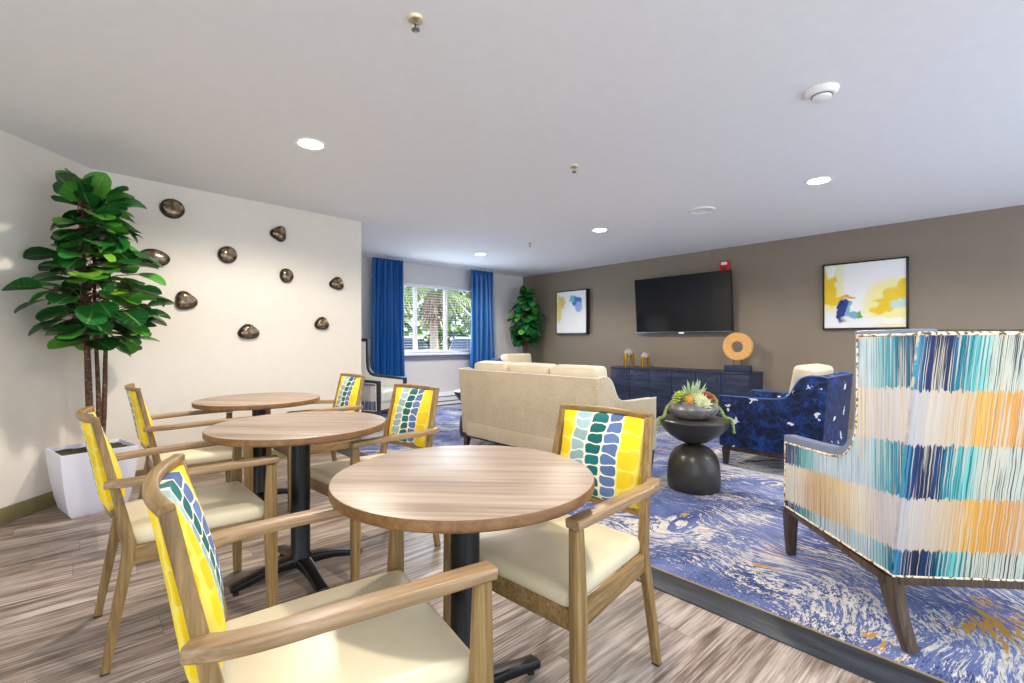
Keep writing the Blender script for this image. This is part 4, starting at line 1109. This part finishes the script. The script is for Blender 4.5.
g = G(); rn = random.Random(3); uvs = []
for k in range(170):
    a = rn.uniform(0, 2 * PI); z = rn.uniform(2.0, 2.95); d = Vector((math.cos(a) * .35, math.sin(a) * .35, -1)); b = Vector((math.cos(a) * .12, math.sin(a) * .12, z))
    leaf(g, b + Vector((math.cos(a), math.sin(a), 0)) * rn.uniform(0, .22), d, Vector((math.cos(a), math.sin(a), .3)), rn.uniform(.25, .5), .035, -.2, uvs)
o = g.build('dead_skirt', leaf_mat('dead_frond', [(0, S(96, 72, 60)), (.5, S(160, 124, 106)), (1, S(206, 176, 156))]), pm, angle=70, fixn=False); put_uv(o, uvs)
g = G(); uvs = []
for k in range(26):
    a = k * 2.4; el = rn.uniform(-.2, 1.2); L = rn.uniform(1.3, 1.8)
    h = Vector((math.cos(a), math.sin(a), 0)); P = [Vector((0, 0, 2.95)) + h * (L * s * math.cos(el)) + Vector((0, 0, L * s * math.sin(el) - 1.0 * s * s)) for s in [i / 9 for i in range(10)]]
    g.tube([tuple(q) for q in P], .012, 5); uvs += [(.5, .5)] * (len(g.v) - len(uvs))
    for i in range(2, 10):
        tdir = (P[i] - P[i - 1]).normalized(); sd = tdir.cross(Vector((0, 0, 1))).normalized()
        for s in (-1, 1):
            for kk in (0, .5):
                leaf(g, P[i - 1].lerp(P[i], kk), tdir * .6 + sd * s + Vector((0, 0, -.35)), Vector((0, 0, 1)), .38, .016, .25, uvs)
o = g.build('fronds', outleaf([(0, S(74, 92, 50)), (.5, S(126, 146, 84)), (1, S(170, 184, 120))]), pm, angle=70, fixn=False); put_uv(o, uvs)
# parked cars
m_carp = plain('white_car_paint', S(232, 234, 238), .2, var=.01, coat=.6); m_cglass = plain('dark_car_glass', S(46, 60, 84), .1); m_tyre = plain('tyre_rubber', S(26, 26, 28), .8)
def car(label, px, dist, rz):
    p = dirpx(px, dist); t = thing('parked_car', label, 'car', (p.x, p.y, -.12), rz, 'parked cars outside')
    body = [(-2.2, .3), (-2.25, .62), (-2.15, .86), (-1.5, .94), (1.0, .94), (1.95, .84), (2.2, .66), (2.22, .32)]
    g = G(); g.prism(body, -.86, .86, .06, seg=3); b_ = g.build('body', m_carp, t)
    cab = [(-1.55, .93), (-1.0, 1.40), (-.5, 1.47), (.15, 1.45), (1.0, .93)]
    g = G(); g.prism(cab, -.76, .76, .04, seg=3)
    for v in g.v:
        if v.z > 1.0: v.y *= 1 - .2 * (v.z - 1.0) / .47
    g.build('cabin', m_carp, t)
    for s in (-1, 1):
        g = G(); y = s * .765
        for q in ([(-1.3, .98), (-.93, 1.34), (-.42, 1.38), (-.42, .98)], [(-.34, .98), (-.34, 1.38), (.1, 1.37), (.76, .98)]):
            g.prism(q, min(y, y - s * .02), max(y, y - s * .02), 0)
        for v in g.v: v.y -= s * .145 * max(0, (v.z - 1.0) / .47) - s * .01
        g.build('side_window', m_cglass, t)
    g = G(); g.add([(.2, -.62, 1.43), (.2, .62, 1.43), (1.0, .72, .96), (1.0, -.72, .96)], [(0, 1, 2, 3)], T(.02, 0, .012)); g.build('windscreen', m_cglass, t, smooth=False)
    g = G(); g.add([(-1.02, -.62, 1.39), (-1.02, .62, 1.39), (-1.54, .72, .96), (-1.54, -.72, .96)], [(0, 1, 2, 3)], T(-.02, 0, .012)); g.build('rear_window', m_cglass, t, smooth=False)
    for x in (-1.38, 1.36):
        for s in (-1, 1):
            g = G(); g.lathe([(.0001, -.09), (.26, -.1), (.32, -.07), (.32, .07), (.26, .1), (.0001, .09)], 24, T(x, s * .8, .32) @ Matrix.Rotation(PI / 2, 4, 'X')); g.build('wheel', m_tyre, t)
car('white parked car outside, left of the palm', 404, 17.0, math.radians(48))
car('white parked car outside, right of the palm', 472, 19.5, math.radians(48))

# ------------------------------------------------------------------ light, camera, view
w = bpy.data.worlds.new('sky'); sc.world = w; w.use_nodes = True
bg = w.node_tree.nodes['Background']; bg.inputs[0].default_value = (.77, .88, 1.0, 1); bg.inputs[1].default_value = 2.6
dl = bpy.data.lights.new('window_daylight', 'AREA'); dl.shape = 'RECTANGLE'; dl.size = 1.3; dl.size_y = 1.0; dl.energy = 34; dl.color = (.72, .86, 1)
do = bpy.data.objects.new('window_daylight', dl); COL.objects.link(do); do.location = (4.62, WY - .10, 1.5); do.rotation_euler = Vector((-.05, -1, -.3)).to_track_quat('-Z', 'Y').to_euler()
sun = bpy.data.lights.new('sun', 'SUN'); sun.energy = 8.0; sun.angle = .01; sun.color = (1, .96, .88)
so = bpy.data.objects.new('sun', sun); COL.objects.link(so)
sdv = Vector((-.75, .15, -.85)).normalized(); so.rotation_euler = sdv.to_track_quat('-Z', 'Y').to_euler(); so.location = (12, 6, 12)
cam = bpy.data.cameras.new('camera'); cam.sensor_width = 36; cam.lens = 476 / 1024 * 36; cam.clip_start = .02; cam.clip_end = 300
cobj = bpy.data.objects.new('camera', cam); COL.objects.link(cobj); cobj.location = (0, 0, H); cobj.rotation_euler = (PI / 2, 0, -YAW)
sc.camera = cobj
sc.view_settings.view_transform = 'Standard'; sc.view_settings.look = 'None'; sc.view_settings.gamma = 1; sc.view_settings.use_curve_mapping = False
sc.view_settings.exposure = 0.18
sc.cycles.max_bounces = 8; sc.cycles.diffuse_bounces = 5; sc.cycles.transparent_max_bounces = 12
sc.cycles.use_denoising = True
